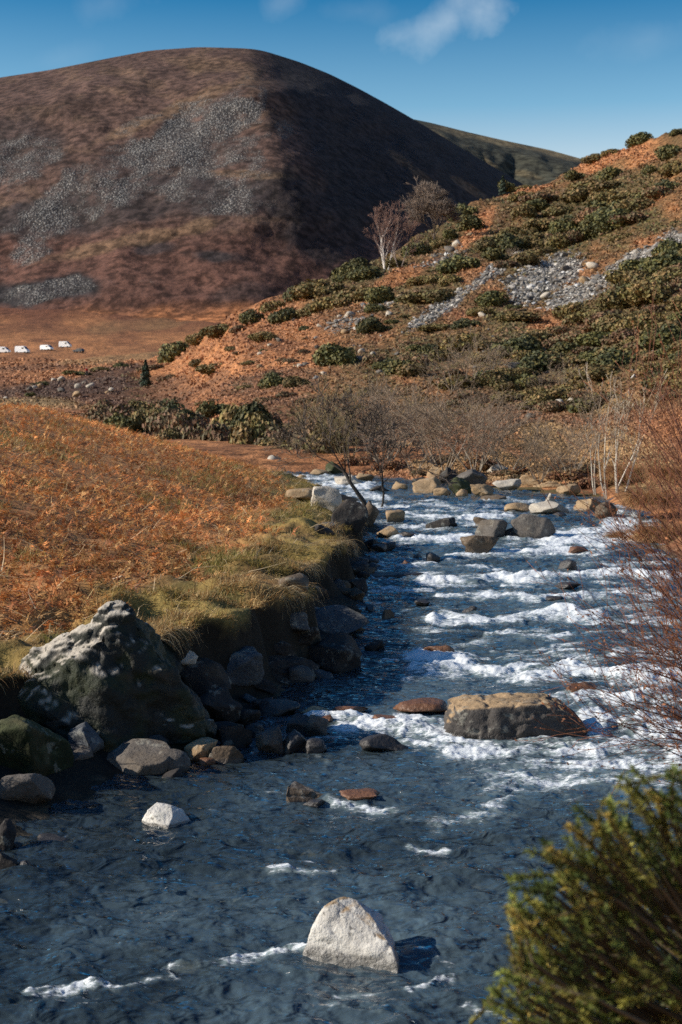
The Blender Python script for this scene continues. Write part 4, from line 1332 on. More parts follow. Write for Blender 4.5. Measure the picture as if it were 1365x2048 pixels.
def fill(blob, n, wlo, whi, kinds, zone, tall=(.7, 1.0), avoid=True):
    k = 0
    taken = [(b[0], b[1]) for b in BUSHES]
    for _ in range(n * 30):
        px, py = g.uniform(250, 1420), g.uniform(280, 950)
        if py < hs_top(px) + 6 or blobs(np.array([px]), np.array([py]), blob)[0] < .5:
            continue
        if avoid and blobs(np.array([px]), np.array([py + 6]), SCREE_BLOBS)[0] > .45:
            continue
        if any(abs(px - x) < wlo * .42 and abs(py - y) < wlo * .22 for x, y in taken):
            continue
        taken.append((px, py))
        bush(px, py, g.uniform(wlo, whi), g.choice(kinds), zone, g.uniform(*tall))
        k += 1
        if k >= n:
            break


fill([(1180, 450, 160, 60, -28, 1), (1060, 440, 60, 40, -40, 1), (1290, 400, 70, 36, -30, 1), (1000, 490, 50, 26, -50, 1)], 84, 50, 96, ['green', 'olive', 'olive', 'brown'], Z4, (.65, .95))
fill([(1330, 560, 110, 50, -25, 1), (1250, 660, 150, 60, -15, 1), (1180, 720, 140, 40, -10, 1), (1350, 700, 80, 90, 0, 1)], 84, 60, 116, ['olive', 'olive', 'brown', 'green'], Z6, (.6, .9))
fill([(960, 720, 190, 30, -8, 1), (1000, 780, 150, 34, -5, 1), (1110, 800, 130, 30, 0, 1)], 44, 54, 104, ['olive', 'green', 'olive', 'brown'], Z6, (.6, .9))
fill([(520, 790, 120, 14, 0, 1), (640, 800, 120, 20, 0, 1), (420, 800, 90, 14, 0, 1), (740, 780, 80, 14, 0, 1)], 22, 34, 60, ['brown', 'brown', 'olive'], Z1, (.4, .7))
fill([(560, 690, 130, 60, -20, 1), (720, 690, 90, 50, 0, 1), (820, 650, 70, 40, -30, 1)], 20, 22, 40, ['olive', 'brown', 'green', 'brown'], Z1, (.5, .8))
fill([(880, 520, 60, 60, -40, 1), (800, 600, 80, 30, -30, 1), (1040, 610, 60, 20, -20, 1)], 16, 30, 56, ['olive', 'green', 'brown'], Z3, (.5, .8))
for i in range(54):
    px = g.uniform(200, 680)
    py = lerp(858, 918, ((px - 190) / 480) ** .8) + g.uniform(-30, 10)
    bush(px, py, g.uniform(60, 116), g.choice(['olive', 'brown', 'brown', 'olive', 'brown', 'green']), Z5, g.uniform(1.2, 1.8))
for i in range(30):
    px = g.uniform(640, 1230)
    py = np.interp(px, [640, 850, 1000, 1200], [938, 955, 968, 985]) + g.uniform(-34, -2)
    bush(px, py, g.uniform(34, 72), g.choice(['rusty', 'rusty', 'brown']), 'along the far river bank', g.uniform(.6, 1.0))

for px, py, w in ((548, 914, 84), (575, 926, 80), (600, 920, 90), (628, 930, 84), (655, 926, 80), (520, 902, 76), (612, 902, 80), (585, 896, 70)):
    bush(px, py, w, g.choice(['olive', 'brown', 'brown']), Z5, g.uniform(1.1, 1.6))
for i in range(14):
    bush(g.uniform(330, 560), g.uniform(868, 900), g.uniform(30, 54), g.choice(['rusty', 'brown']), 'on the flat behind the bank', g.uniform(.5, .9))
seen = {}
for (px, py, p, s, kind, zone, tall) in sorted(BUSHES, key=lambda b: (b[5], b[4], b[0])):
    nm, desc, cat = KIND[kind]
    key = (kind, zone)
    seen[key] = seen.get(key, 0) + 1
    me = PROTO[kind][(seen[key] * 7 + int(px)) % 4]
    o = link(nm, me, loc=(p[0], p[1], p[2] - .08 * s), rot=(0, 0, (px * 1.3) % 6.28), scale=(s, s, s * tall * 1.05))
    tag(o, f'{desc} {zone}, {ordn(seen[key])} from left of those', cat, f'{desc.split(" ", 1)[0]} bushes {zone}')


# ---- branching wood
def tubes(S, sides=3):
    """S: list of (p0, p1, r0, r1)"""
    P0 = np.array([s[0] for s in S], float)
    P1 = np.array([s[1] for s in S], float)
    R0 = np.array([s[2] for s in S], float)[:, None, None]
    R1 = np.array([s[3] for s in S], float)[:, None, None]
    D = P1 - P0
    D /= np.linalg.norm(D, axis=1, keepdims=True) + 1e-9
    up = np.where(np.abs(D[:, 2:3]) > .9, np.array([[1., 0, 0]]), np.array([[0, 0, 1.]]))
    A = np.cross(D, up)
    A /= np.linalg.norm(A, axis=1, keepdims=True) + 1e-9
    B = np.cross(D, A)
    an = np.arange(sides) * 2 * math.pi / sides
    ring = A[:, None] * np.cos(an)[None, :, None] + B[:, None] * np.sin(an)[None, :, None]
    V = np.concatenate([P0[:, None] + ring * R0, P1[:, None] + ring * R1], 1)
    n = len(S)
    i = np.arange(sides)
    f = np.stack([i, (i + 1) % sides, (i + 1) % sides + sides, i + sides], -1)
    Fc = (f[None] + (np.arange(n) * 2 * sides)[:, None, None]).reshape(-1, 4)
    return V.reshape(-1, 3), Fc


def grow(S, g, p, d, L, r, depth, wob=.25, split=(2, 4), up=.05, shrink=.62, ang=.6, segs=4, end=.45, rmin=0.0):
    d = d / np.linalg.norm(d)
    step = L / segs
    pts = [p]
    for i in range(segs):
        d = d + g.normal(0, wob, 3) * .5 + np.array([0, 0, up])
        d = d / np.linalg.norm(d)
        q = p + d * step
        r1 = max(r * (1 - (1 - end) / segs), rmin)
        S.append((p, q, r, r1, depth))
        p, r = q, r1
        pts.append(p)
        if depth > 0 and i >= 1:
            for _ in range(g.integers(split[0], split[1] + 1) if i == segs - 1 else g.integers(0, 2)):
                a = g.normal(size=3)
                a -= a.dot(d) * d
                a /= np.linalg.norm(a) + 1e-9
                nd = d * math.cos(ang) + a * math.sin(ang * g.uniform(.6, 1.3))
                grow(S, g, p, nd, L * shrink * g.uniform(.7, 1.2), r * g.uniform(.5, .75), depth - 1, wob, split, up, shrink, ang, max(2, segs - 1), end, rmin)


def wood_mesh(name, S, c_thick, c_thin, r_hi, sides=3, g=None):
    V, Fc = tubes([s[:4] for s in S], sides)
    r = np.array([s[2] for s in S])
    t = smooth(0, r_hi, r)[:, None]
    c = lerp(np.array(c_thin), np.array(c_thick), t)
    if g is not None:
        c = c * np.exp(g.normal(0, .2, (len(c), 1)))
    return make_mesh(name, V, Fc, TWIG, np.repeat(c, 2 * sides, 0))


def shrub_mesh(name, seed, stems, H, spread, depth, r, thick, thin, **kw):
    g = np.random.default_rng(seed)
    S = []
    for k in range(stems):
        a = g.uniform(0, 6.28)
        d = np.array([math.cos(a) * spread * g.uniform(.2, 1), math.sin(a) * spread * g.uniform(.2, 1), 1.0])
        grow(S, g, np.array([math.cos(a) * .12, math.sin(a) * .12, -.05]) * H * .4, d, H * g.uniform(.4, .6), r * g.uniform(.6, 1.1), depth, **kw)
    return wood_mesh(name, S, thick, thin, r, 3, g)


# grey brown bare shrubs in the valley bottom (unit height about 1)
SH = [shrub_mesh('bare_shrub', 60 + i, 9, 1.0, .9, 3, .012, (.26, .22, .17), (.20, .145, .10), wob=.28, up=.04, ang=.55, rmin=.0032) for i in range(4)]
SHO = [shrub_mesh('bare_shrub', 70 + i, 9, 1.0, .8, 3, .011, (.20, .17, .10), (.16, .125, .055), wob=.3, up=.05, ang=.5, rmin=.0032) for i in range(2)]
shr = [(600, 935, 110, 0), (640, 925, 120, 1), (668, 905, 120, 0), (700, 930, 130, 1), (735, 915, 140, 0), (770, 935, 150, 0), (800, 905, 150, 0), (830, 945, 150, 0), (860, 920, 160, 0), (890, 945, 150, 0), (925, 925, 150, 0),
       (950, 950, 140, 0), (985, 935, 130, 0), (1015, 950, 130, 0), (1050, 945, 120, 1), (1080, 965, 110, 0), (1110, 940, 110, 0), (905, 780, 90, 0), (940, 770, 90, 0), (1085, 780, 70, 0), (1120, 770, 70, 0), (690, 850, 110, 1), (640, 880, 100, 1),
       (760, 860, 110, 0), (1140, 960, 120, 0), (1000, 870, 90, 0), (880, 860, 110, 0), (960, 860, 100, 0), (1180, 850, 90, 0), (1030, 520, 50, 0), (985, 740, 60, 0)]
for i, (px, py, hpx, k) in enumerate(sorted(shr)):
    p = land_at(px, py)
    s = hpx / F * p[1] * .95 * random.uniform(.55, 1.1)
    me = (SHO if k else SH)[i % (2 if k else 4)]
    o = link('bare_shrub', me, loc=p, rot=(0, 0, i * 2.1), scale=(s * 1.1, s * 1.1, s))
    tag(o, f'bare {"olive" if k else "grey brown"} shrub on the right valley side, {ordn(i + 1)} from the left', 'shrub', 'bare shrubs behind the river')


def tree(name, label, cat, p, h, seed, trunk_r, thick, thin, stems=1, depth=4, lean=(0, 0), group=None, first=.35, **kw):
    g = np.random.default_rng(seed)
    S = []
    for k in range(stems):
        a = 6.28 * k / stems
        d = np.array([lean[0] + (.35 * math.cos(a) if stems > 1 else 0), lean[1] + (.3 * math.sin(a) if stems > 1 else 0), 1.0])
        grow(S, g, np.array([.05 * math.cos(a), .05 * math.sin(a), -.1 / h]) * h, d, h * first * 1.25, trunk_r, depth, **kw)
    e = bpy.data.objects.new(name, None)
    COL.objects.link(e)
    e.location = [float(c) for c in p]
    tag(e, label, cat, group)
    T = [s for s in S if s[4] >= depth]
    B = [s for s in S if s[4] < depth]
    link('trunk', wood_mesh('trunk', T, thick, thick, trunk_r, 6, g), e)
    link('crown', wood_mesh('crown', B, thick, thin, trunk_r * .6, 3, g), e)
    return e


p = land_at(858, 486)
tree('bare_tree', 'round grey bare tree on the hillside skyline before the shaded fell', 'tree', p, 14.5, 3, .22, (.16, .13, .11), (.20, .155, .125), depth=6, split=(3, 5), up=.06, shrink=.78, ang=.55, wob=.2, first=.15, rmin=.026)
p = land_at(772, 546)
tree('birch_tree', 'white stemmed bare birch with reddish twigs left of the round tree', 'tree', p, 6.0, 8, .15, (.62, .58, .54), (.24, .13, .10), stems=3, depth=4, split=(3, 4), up=.08, shrink=.50, ang=.55, wob=.14, first=.66, rmin=.012, segs=6)
p = land_at(800, 540)
tree('birch_tree', 'thin reddish bare birch just right of the white stemmed one', 'tree', p, 4.6, 9, .07, (.34, .27, .23), (.24, .13, .10), stems=2, depth=5, split=(3, 4), up=.08, shrink=.50, ang=.55, wob=.14, first=.62, rmin=.012, segs=6)
# small dark tree on the left bank, leaning over the rapids
p = ground_hit(728, 1018)
p = np.array([p[0], p[1], float(near_z(p[0], p[1]))])
tree('small_tree', 'small dark bare tree leaning over the rapids from the left bank', 'tree', p, 2.5, 14, .085, (.035, .030, .026), (.085, .062, .045), depth=5, rmin=.011, lean=(-.42, .05), split=(2, 4), up=.03, shrink=.72, ang=.62, wob=.3, first=.42)
p2 = at(754, 1018, p[1] + .2)
tree('small_tree', 'thin upright dark sapling beside the small leaning tree', 'tree', p2, 2.0, 17, .045, (.04, .034, .03), (.10, .07, .05), depth=5, rmin=.0105, lean=(.1, .05), split=(2, 4), up=.05, shrink=.7, ang=.6, wob=.3, first=.45)
# pale saplings on the right shore
for i, (px, py, h, sd, lab) in enumerate([(1196, 992, 2.4, 31, 'pale thin bare sapling on the right shore, leftmost'), (1218, 992, 3.1, 32, 'tall pale bare sapling on the right shore, the highest'),
                                          (1240, 985, 2.7, 33, 'pale bare sapling behind the tall one on right shore')]):
    p = land_at(px, py)
    tree('pale_sapling', lab, 'sapling', p, h, sd, .030, (.44, .39, .32), (.26, .20, .14), stems=3, depth=3, split=(1, 3), up=.20, shrink=.55, ang=.42, wob=.22, first=.52, rmin=.009, group='pale saplings on the right shore')


def conifer(px, py, hpx, label, seed):
    p = land_at(px, py)
    h = hpx / F * p[1]
    g = np.random.default_rng(seed)
    e = bpy.data.objects.new('conifer_tree', None)
    COL.objects.link(e)
    e.location = [float(c) for c in p]
    tag(e, label, 'conifer')
    link('trunk', wood_mesh('trunk', [(np.array([0, 0, -.1]), np.array([0, 0, h * .95]), h * .03, h * .006)], (.09, .06, .04), (.09, .06, .04), 1, 6), e)
    n = 1600
    t = g.uniform(.04, 1, n) ** .8
    a = g.uniform(0, 6.28, n)
    tier = .75 + .25 * np.sin(t * 26 + 2 * np.sin(a * 2))
    rad = h * .30 * (1 - t) ** .8 * tier * np.sqrt(g.uniform(.15, 1, n))
    C = np.stack([rad * np.cos(a), rad * np.sin(a), h * t], -1)
    N = np.stack([np.cos(a), np.sin(a), np.full(n, .5)], -1) + g.normal(0, .5, (n, 3))
    N /= np.linalg.norm(N, axis=1, keepdims=True)
    V, Fc = leaf_quads(C, N, h * .055 * g.uniform(.6, 1.3, n), g)
    c = np.array([.032, .055, .030]) * np.exp(g.normal(0, .3, (n, 1)))
    link('crown', make_mesh('crown', V, Fc, LEAF, np.repeat(c, 4, 0), smooth_=False), e)


conifer(292, 776, 62, 'small dark green conifer standing at the moor edge', 5)
conifer(1006, 392, 40, 'tiny dark conifer on the hillside skyline right of the round tree', 6)
# ------------------------------------------------------------------ bracken, moss and hanging grass on the left bank
def strips(P, D0, L, wid, bend, g, segs=3):
    """bent tapering strips. P roots, D0 start directions, bend: droop"""
    n = len(P)
    side = np.cross(D0, np.array([0, 0, 1.0])) + g.normal(0, .25, (n, 3))
    side /= np.linalg.norm(side, axis=1, keepdims=True) + 1e-9
    pts = [P]
    d = D0.copy()
    for k in range(segs):
        pts.append(pts[-1] + d * (L / segs)[:, None])
        d = d + np.array([0, 0, -1.0]) * bend[:, None] + g.normal(0, .12, (n, 3))
        d /= np.linalg.norm(d, axis=1, keepdims=True)
    V = []
    for k, q in enumerate(pts):
        w = (wid * (1 - .85 * k / segs))[:, None] * .5
        V += [q - side * w, q + side * w]
    V = np.stack(V, 1)
    m = 2 * (segs + 1)
    f = np.array([[2 * k, 2 * k + 1, 2 * k + 3, 2 * k + 2] for k in range(segs)])
    Fc = (f[None] + (np.arange(n) * m)[:, None, None]).reshape(-1, 4)
    return V.reshape(-1, 3), Fc, m, np.stack(pts, 1), side


def rand_dirs(n, g, up):
    a = g.uniform(0, 6.28, n)
    d = np.stack([np.cos(a), np.sin(a), up], -1)
    return d / np.linalg.norm(d, axis=1, keepdims=True)


def build_bracken():
    g = np.random.default_rng(91)
    n0 = 60000
    Y = np.exp(g.uniform(math.log(11), math.log(52), n0))
    d = g.uniform(.5, 1, n0) * 0
    d = lip_d(Y) + 13 * g.uniform(0, 1, n0) ** 1.7
    x = xl(Y) - d
    dd = d - lip_d(Y)
    dens = smooth(.7, 2.0, dd + 1.1 * fbm(x * .5, Y * .5, 6.0, 4)) * (.55 + .45 * smooth(-.4, .3, fbm(x * .8, Y * .8, 16.0, 3)))
    ok = g.uniform(0, 1, n0) < dens
    x, Y = x[ok], Y[ok]
    n = len(x)
    P = np.stack([x, Y, near_z(x, Y) - .02], -1)
    L = g.uniform(.12, .34, n)
    D = rand_dirs(n, g, g.uniform(.3, 2.0, n))
    V, Fc, m, pts, side = strips(P, D, L, g.uniform(.006, .016, n), g.uniform(.15, .6, n), g, 4)
    pal = np.array([(.56, .235, .080), (.46, .17, .060), (.62, .36, .15), (.28, .105, .042), (.70, .52, .28), (.16, .068, .034)])
    pal = pal * np.array([1.12, 1.06, .92])
    pick = g.choice(len(pal), n, p=[.31, .17, .23, .08, .15, .06])
    patch = fbm(x * .35, Y * .35, 44.0, 3)
    c = pal[pick] * np.exp(g.normal(0, .18, (n, 1))) * (1 + .5 * patch[:, None]) * (1 + .35 * fbm(x * 1.4, Y * 1.0, 47.0, 3))[:, None]
    cols = [np.repeat(c, m, 0)]
    Vs, Fs, off = [V], [Fc], len(V)
    # leaflets along the upper part of each frond
    leafy = np.where(pick != 4)[0]
    for k in range(1, 4):
        for f_ in (.0, .5):
            base = lerp(pts[leafy, k], pts[leafy, min(k + 1, 4)], f_)
            ax = pts[leafy, min(k + 1, 4)] - pts[leafy, k]
            ax /= np.linalg.norm(ax, axis=1, keepdims=True)
            for sgn in (-1, 1):
                ll = (L[leafy] * g.uniform(.16, .34, len(leafy)) * (1 - .2 * k))[:, None]
                tip = base + (side[leafy] * sgn + ax * .5 + g.normal(0, .3, ax.shape)) * ll
                b2 = base + ax * ll * .45
                tv = np.stack([base, b2, tip], 1).reshape(-1, 3)
                Vs.append(tv)
                Fs.append(np.arange(len(tv)).reshape(-1, 3) + off)
                off += len(tv)
                cols.append(np.repeat(c[leafy] * np.exp(g.normal(0, .15, (len(leafy), 1))), 3, 0))
    me = make_mesh('bracken', np.concatenate(Vs), [Fs[0], np.concatenate(Fs[1:])], STRAWM, np.concatenate(cols), smooth_=False)
    tag(link('bracken', me), 'dead orange bracken covering the left bank', 'bracken', None, 'stuff')


def build_bank_grass():
    g = np.random.default_rng(92)
    Vs, Fs, cols, off = [], [], [], 0
    # short mossy turf and straw in tussocks near the lip
    n0 = 80000
    Y = np.exp(g.uniform(math.log(9.5), math.log(50), n0))
    dd = g.uniform(-.03, 1.5, n0) * np.exp(g.normal(0.2, .6, n0))
    x = xl(Y) - lip_d(Y) - dd + lip_shift(dd)
    tus = smooth(-.25, .35, fbm(x * 1.6, Y * 1.6, 55.0, 3))
    ok = g.uniform(0, 1, n0) < (.25 + .75 * tus)
    x, Y, dd, tus = x[ok], Y[ok], dd[ok], tus[ok]
    n = len(x)
    P = np.stack([x, Y, near_z(x - lip_shift(dd), Y) - .015], -1)
    D = rand_dirs(n, g, g.uniform(.5, 2.2, n)) + np.array([.25, -.1, 0])
    D /= np.linalg.norm(D, axis=1, keepdims=True)
    L = g.uniform(.03, .075, n) * (.8 + 1.9 * tus ** 2)
    V, Fc, m, _, _ = strips(P, D, L, g.uniform(.006, .014, n), g.uniform(.15, .7, n), g, 2)
    pal = np.array([(.38, .265, .075), (.27, .195, .05), (.54, .39, .18), (.46, .26, .095), (.30, .225, .055)])
    w = fbm(x * .9, Y * .9, 66.0, 3)
    pick = np.where(w > .22, g.choice([0, 1, 4], n), np.where(w < -.05, g.choice([2, 3], n), g.choice(5, n)))
    c = pal[pick] * np.exp(g.normal(0, .2, (n, 1))) * .82 * (1 + .5 * fbm(x * 2, Y * 2, 12.0, 2))[:, None]
    Vs.append(V); Fs.append(Fc + off); off += len(V); cols.append(np.repeat(c, m, 0))
    # long straw hanging over the lip
    n = 9000
    Y = np.exp(g.uniform(math.log(10), math.log(46), n))
    cl = smooth(-.1, .35, fbm(Y * 1.3, 3.0, 71.0, 3))
    ok = g.uniform(0, 1, n) < .04 + .96 * cl
    Y, cl = Y[ok], cl[ok]
    n = len(Y)
    dd = g.uniform(0, .25, n)
    x = xl(Y) - lip_d(Y) - dd
    P = np.stack([x + lip_shift(dd), Y, near_z(x, Y) - .01], -1)
    a = g.normal(-.25, .6, n)
    D = np.stack([np.cos(a), np.sin(a), g.uniform(.0, .9, n)], -1)
    D /= np.linalg.norm(D, axis=1, keepdims=True)
    L = g.uniform(.16, .42, n) * (.6 + .6 * cl)
    V, Fc, m, _, _ = strips(P, D, L, g.uniform(.005, .010, n), g.uniform(.45, 1.1, n), g, 4)
    pal = np.array([(.42, .31, .16), (.32, .21, .09), (.22, .13, .055), (.50, .40, .24)])
    c = pal[g.choice(4, n, p=[.35, .3, .2, .15])] * np.exp(g.normal(0, .2, (n, 1)))
    Vs.append(V); Fs.append(Fc + off); off += len(V); cols.append(np.repeat(c, m, 0))
    # yellow green turf showing through the bracken in patches, and pale loose stalks
    n0 = 60000
    Y = np.exp(g.uniform(math.log(11), math.log(46), n0))
    dd = .6 + 10 * g.uniform(0, 1, n0) ** 1.5
    x = xl(Y) - lip_d(Y) - dd
    ok = fbm(x * .55, Y * .4, 88.0, 4) > .06 + .025 * dd
    x, Y = x[ok], Y[ok]
    n = len(x)
    P = np.stack([x, Y, near_z(x, Y)], -1)
    D = rand_dirs(n, g, g.uniform(.6, 2.5, n))
    V, Fc, m, _, _ = strips(P, D, g.uniform(.10, .26, n), g.uniform(.008, .016, n), g.uniform(.2, .6, n), g, 2)
    pal = np.array([(.24, .20, .045), (.33, .26, .07), (.16, .15, .035), (.46, .34, .15)])
    c = pal[g.choice(4, n)] * np.exp(g.normal(0, .2, (n, 1)))
    Vs.append(V); Fs.append(Fc + off) if Fc.shape[1] == 4 else None; off += len(V); cols.append(np.repeat(c, m, 0))
    n = 900
    Y = np.exp(g.uniform(math.log(11), math.log(46), n))
    x = xl(Y) - lip_d(Y) - .4 - 9 * g.uniform(0, 1, n) ** 1.4
    P = np.stack([x, Y, near_z(x, Y) + .03], -1)
    D = rand_dirs(n, g, g.uniform(.0, .7, n))
    V, Fc, m, _, _ = strips(P, D, g.uniform(.3, .8, n), g.uniform(.010, .018, n), g.uniform(.05, .3, n), g, 3)
    Vs.append(V); Fs.append(Fc + off); off += len(V); cols.append(np.repeat(np.array([(.60, .46, .28)]) * np.exp(g.normal(0, .2, (n, 1))), m, 0))
    me = make_mesh('bank_grass', np.concatenate(Vs), np.concatenate(Fs), STRAWM, np.concatenate(cols), smooth_=False)
    tag(link('bank_grass', me), 'mossy turf and straw grass along the lip of the left bank', 'grass', None, 'stuff')


def build_far_cover():
    """low bracken and heather tufts over the hillside and moor, one mass"""
    g = np.random.default_rng(93)
    PX, PY = g.uniform(-60, 1440, 90000), g.uniform(300, 970, 90000)
    on_h = (PX >= 250) & (PY > hs_top(PX) + 2)
    on_m = ~on_h & (PY > 722) & (PX < 480) & (PY < 905)
    sc = blobs(PX, PY, SCREE_BLOBS)
    ok = (on_h & (g.uniform(0, 1, len(PX)) > sc)) | on_m
    PX, PY, on_h = PX[ok], PY[ok], on_h[ok]
    P = np.where(on_h[:, None], hs_at(PX, PY), moor_at(PX, PY))
    cov = hs_cover(PX, PY)
    n = len(P)
    s = np.clip(P[:, 1] / F * g.uniform(3, 8, n), .10, 2)
    k = 4
    C = np.repeat(P, k, 0) + g.normal(0, .5, (n * k, 3)) * np.repeat(s, k)[:, None] * np.array([1, 1, .3]) + np.array([0, 0, .22]) * np.repeat(s, k)[:, None]
    N = g.normal(0, .6, (n * k, 3)) + np.array([-.1, -.5, .8])
    N /= np.linalg.norm(N, axis=1, keepdims=True)
    V, Fc = leaf_quads(C, N, np.repeat(s, k) * g.uniform(.35, .8, n * k), g)
    scr = np.clip(1 - np.abs(cov / np.array([.115, .08, .036]) - 1).max(1) * 1.4, 0, 1) * on_h
    scr = np.maximum(scr, on_h * scrub(PX, PY) * (cov[:, 0] < .27))
    pal = np.array(OLV + BRN + GREEN[:2])
    cov = lerp(cov, pal[g.integers(0, len(pal), n)], scr[:, None])
    s = s * (1 + .9 * scr)
    C = C + np.repeat(scr * s * .25, k)[:, None] * np.array([0, 0, 1.0])
    c = cov * np.exp(g.normal(0, .18, (n, 1)))
    c = np.repeat(c, k, 0) * np.exp(g.normal(0, .12, (n * k, 1)))
    me = make_mesh('hillside_bracken', V, Fc, LEAF, np.repeat(np.clip(c, .01, .6), 4, 0), smooth_=False)
    tag(link('hillside_bracken', me), 'low bracken and heather cover on the far slopes', 'bracken', None, 'stuff')


build_bracken()
build_bank_grass()
build_far_cover()


# a bleached fallen branch lying in the bracken
def fallen_branch():
    g = np.random.default_rng(6)
    p = ground_hit(245, 1172)
    S = []
    grow(S, g, np.zeros(3), np.array([-1.0, .35, .04]), .75, .013, 2, wob=.25, up=.0, split=(1, 2), shrink=.55, ang=.6)
    me = wood_mesh('fallen_branch', S, (.52, .40, .28), (.45, .33, .22), .02, 5, g)
    tag(link('fallen_branch', me, loc=p + np.array([0, 0, .10])), 'bleached fallen branch lying on the bracken above the big boulder', 'branch')


fallen_branch()


def tussock(px, py, Y, w, label):
    g = np.random.default_rng(int(px))
    p = at(px, py, Y)
    n = 2600
    a = g.uniform(0, 6.28, n)
    r = w * .25 * np.sqrt(g.uniform(0, 1, n))
    P = np.stack([r * np.cos(a), r * np.sin(a), np.zeros(n) + .02], -1)
    a = a + g.normal(0, .4, n)
    D = np.stack([np.cos(a), np.sin(a), g.uniform(.5, 2.4, n)], -1)
    D /= np.linalg.norm(D, axis=1, keepdims=True)
    V, Fc, m, _, _ = strips(P, D, g.uniform(.5, 1.0, n) * w * .62, g.uniform(.008, .018, n), g.uniform(.35, .8, n), g, 4)
    pal = np.array([(.40, .21, .08), (.32, .14, .05), (.48, .32, .15), (.22, .10, .04)])
    c = pal[g.choice(4, n)] * np.exp(g.normal(0, .15, (n, 1)))
    me = make_mesh('grass_tussock', V, Fc, STRAWM, np.repeat(c, m, 0), smooth_=False)
    tag(link('grass_tussock', me, loc=p), label, 'grass tussock', 'straw tussocks on the right shore')


tussock(1262, 1092, 31.5, 1.15, 'round orange grass tussock overhanging the rapids at right')
tussock(1320, 1080, 31.0, 1.2, 'orange grass tussock right of the round one, behind red twigs')
tussock(1250, 955, 46, 1.5, 'yellow grass tussock beside the pale saplings')
tussock(1300, 1010, 37, 1.4, 'straw tussock on the right shore above the round one')
tussock(1350, 960, 38, 1.5, 'straw tussock at the right edge behind the red twigs')


# ------------------------------------------------------------------ red twigged willow at the right, gorse in the corner
def willow():
    g = np.random.default_rng(41)
    root = np.array([3.05, 8.6, .75])
    S = []
    # (tip pixel, depth) the long shoots reach left and up from a root beyond the right edge
    tips = []
    for k in range(120):
        px = lerp(1150, 1460, g.uniform(0, 1) ** .75)
        py = g.uniform(720, 1520)
        if py < 1000:
            px = max(px, 1235 + g.uniform(0, 130))
        tips.append((px, py))
    for px, py in tips:
        Yt = g.uniform(7.6, 9.6)
        tip = at(px, py, Yt)
        r0 = root + g.normal(0, .12, 3) * np.array([1, 1, .5]) + np.array([0, 0, .25 * g.uniform(0, 1)])
        d = tip - r0
        n = 9
        sag = g.uniform(-.10, .12)
        bow = g.normal(0, .05, 3)
        prev, r = r0, g.uniform(.006, .011)
        for i in range(1, n + 1):
            u = i / n
            q = r0 + d * u + np.array([0, 0, 1]) * math.sin(u * math.pi) * sag + bow * math.sin(u * math.pi) + g.normal(0, .012, 3)
            r1 = r * .86
            S.append((prev, q, r, r1, 2))
            dirv = (q - prev) / np.linalg.norm(q - prev)
            if i > 2:
                for _ in range(g.integers(1, 3)):
                    a = g.normal(size=3)
                    a -= a.dot(dirv) * dirv
                    a /= np.linalg.norm(a)
                    nd = dirv * .8 + a * g.uniform(.3, .7) + np.array([0, 0, .12])
                    grow(S, g, q, nd, g.uniform(.18, .42), max(r1 * .6, .0022), 1, wob=.2, split=(1, 2), up=.06, shrink=.6, ang=.45, segs=3, rmin=.0016)
            prev, r = q, r1
    r = np.array([s[2] for s in S])
    e = bpy.data.objects.new('willow_bush', None)
    COL.objects.link(e)
    e.location = root
    tag(e, 'bare red twigged willow bush leaning in over the river at right', 'bush')
    rel = [(s[0] - root, s[1] - root, s[2], s[3], s[4]) for s in S]
    link('stem', wood_mesh('stem', [s for s in rel if s[4] == 2], (.075, .032, .024), (.15, .050, .030), .008, 5, g), e)
    link('twig', wood_mesh('twig', [s for s in rel if s[4] < 2], (.16, .060, .034), (.26, .105, .05), .004, 3, g), e)
    # buds and a few hanging dead leaves
    tw = [s for s in rel if s[4] == 0]
    C = np.array([s[1] for s in tw])
    N = g.normal(size=C.shape)
    N /= np.linalg.norm(N, axis=1, keepdims=True)
    V, Fc = leaf_quads(C, N, g.uniform(.006, .014, len(C)), g, 2.0)
    c = np.array([.30, .12, .05]) * np.exp(g.normal(0, .3, (len(C), 1)))
    link('bud', make_mesh('bud', V, Fc, STRAWM, np.repeat(c, 4, 0), smooth_=False), e)


willow()


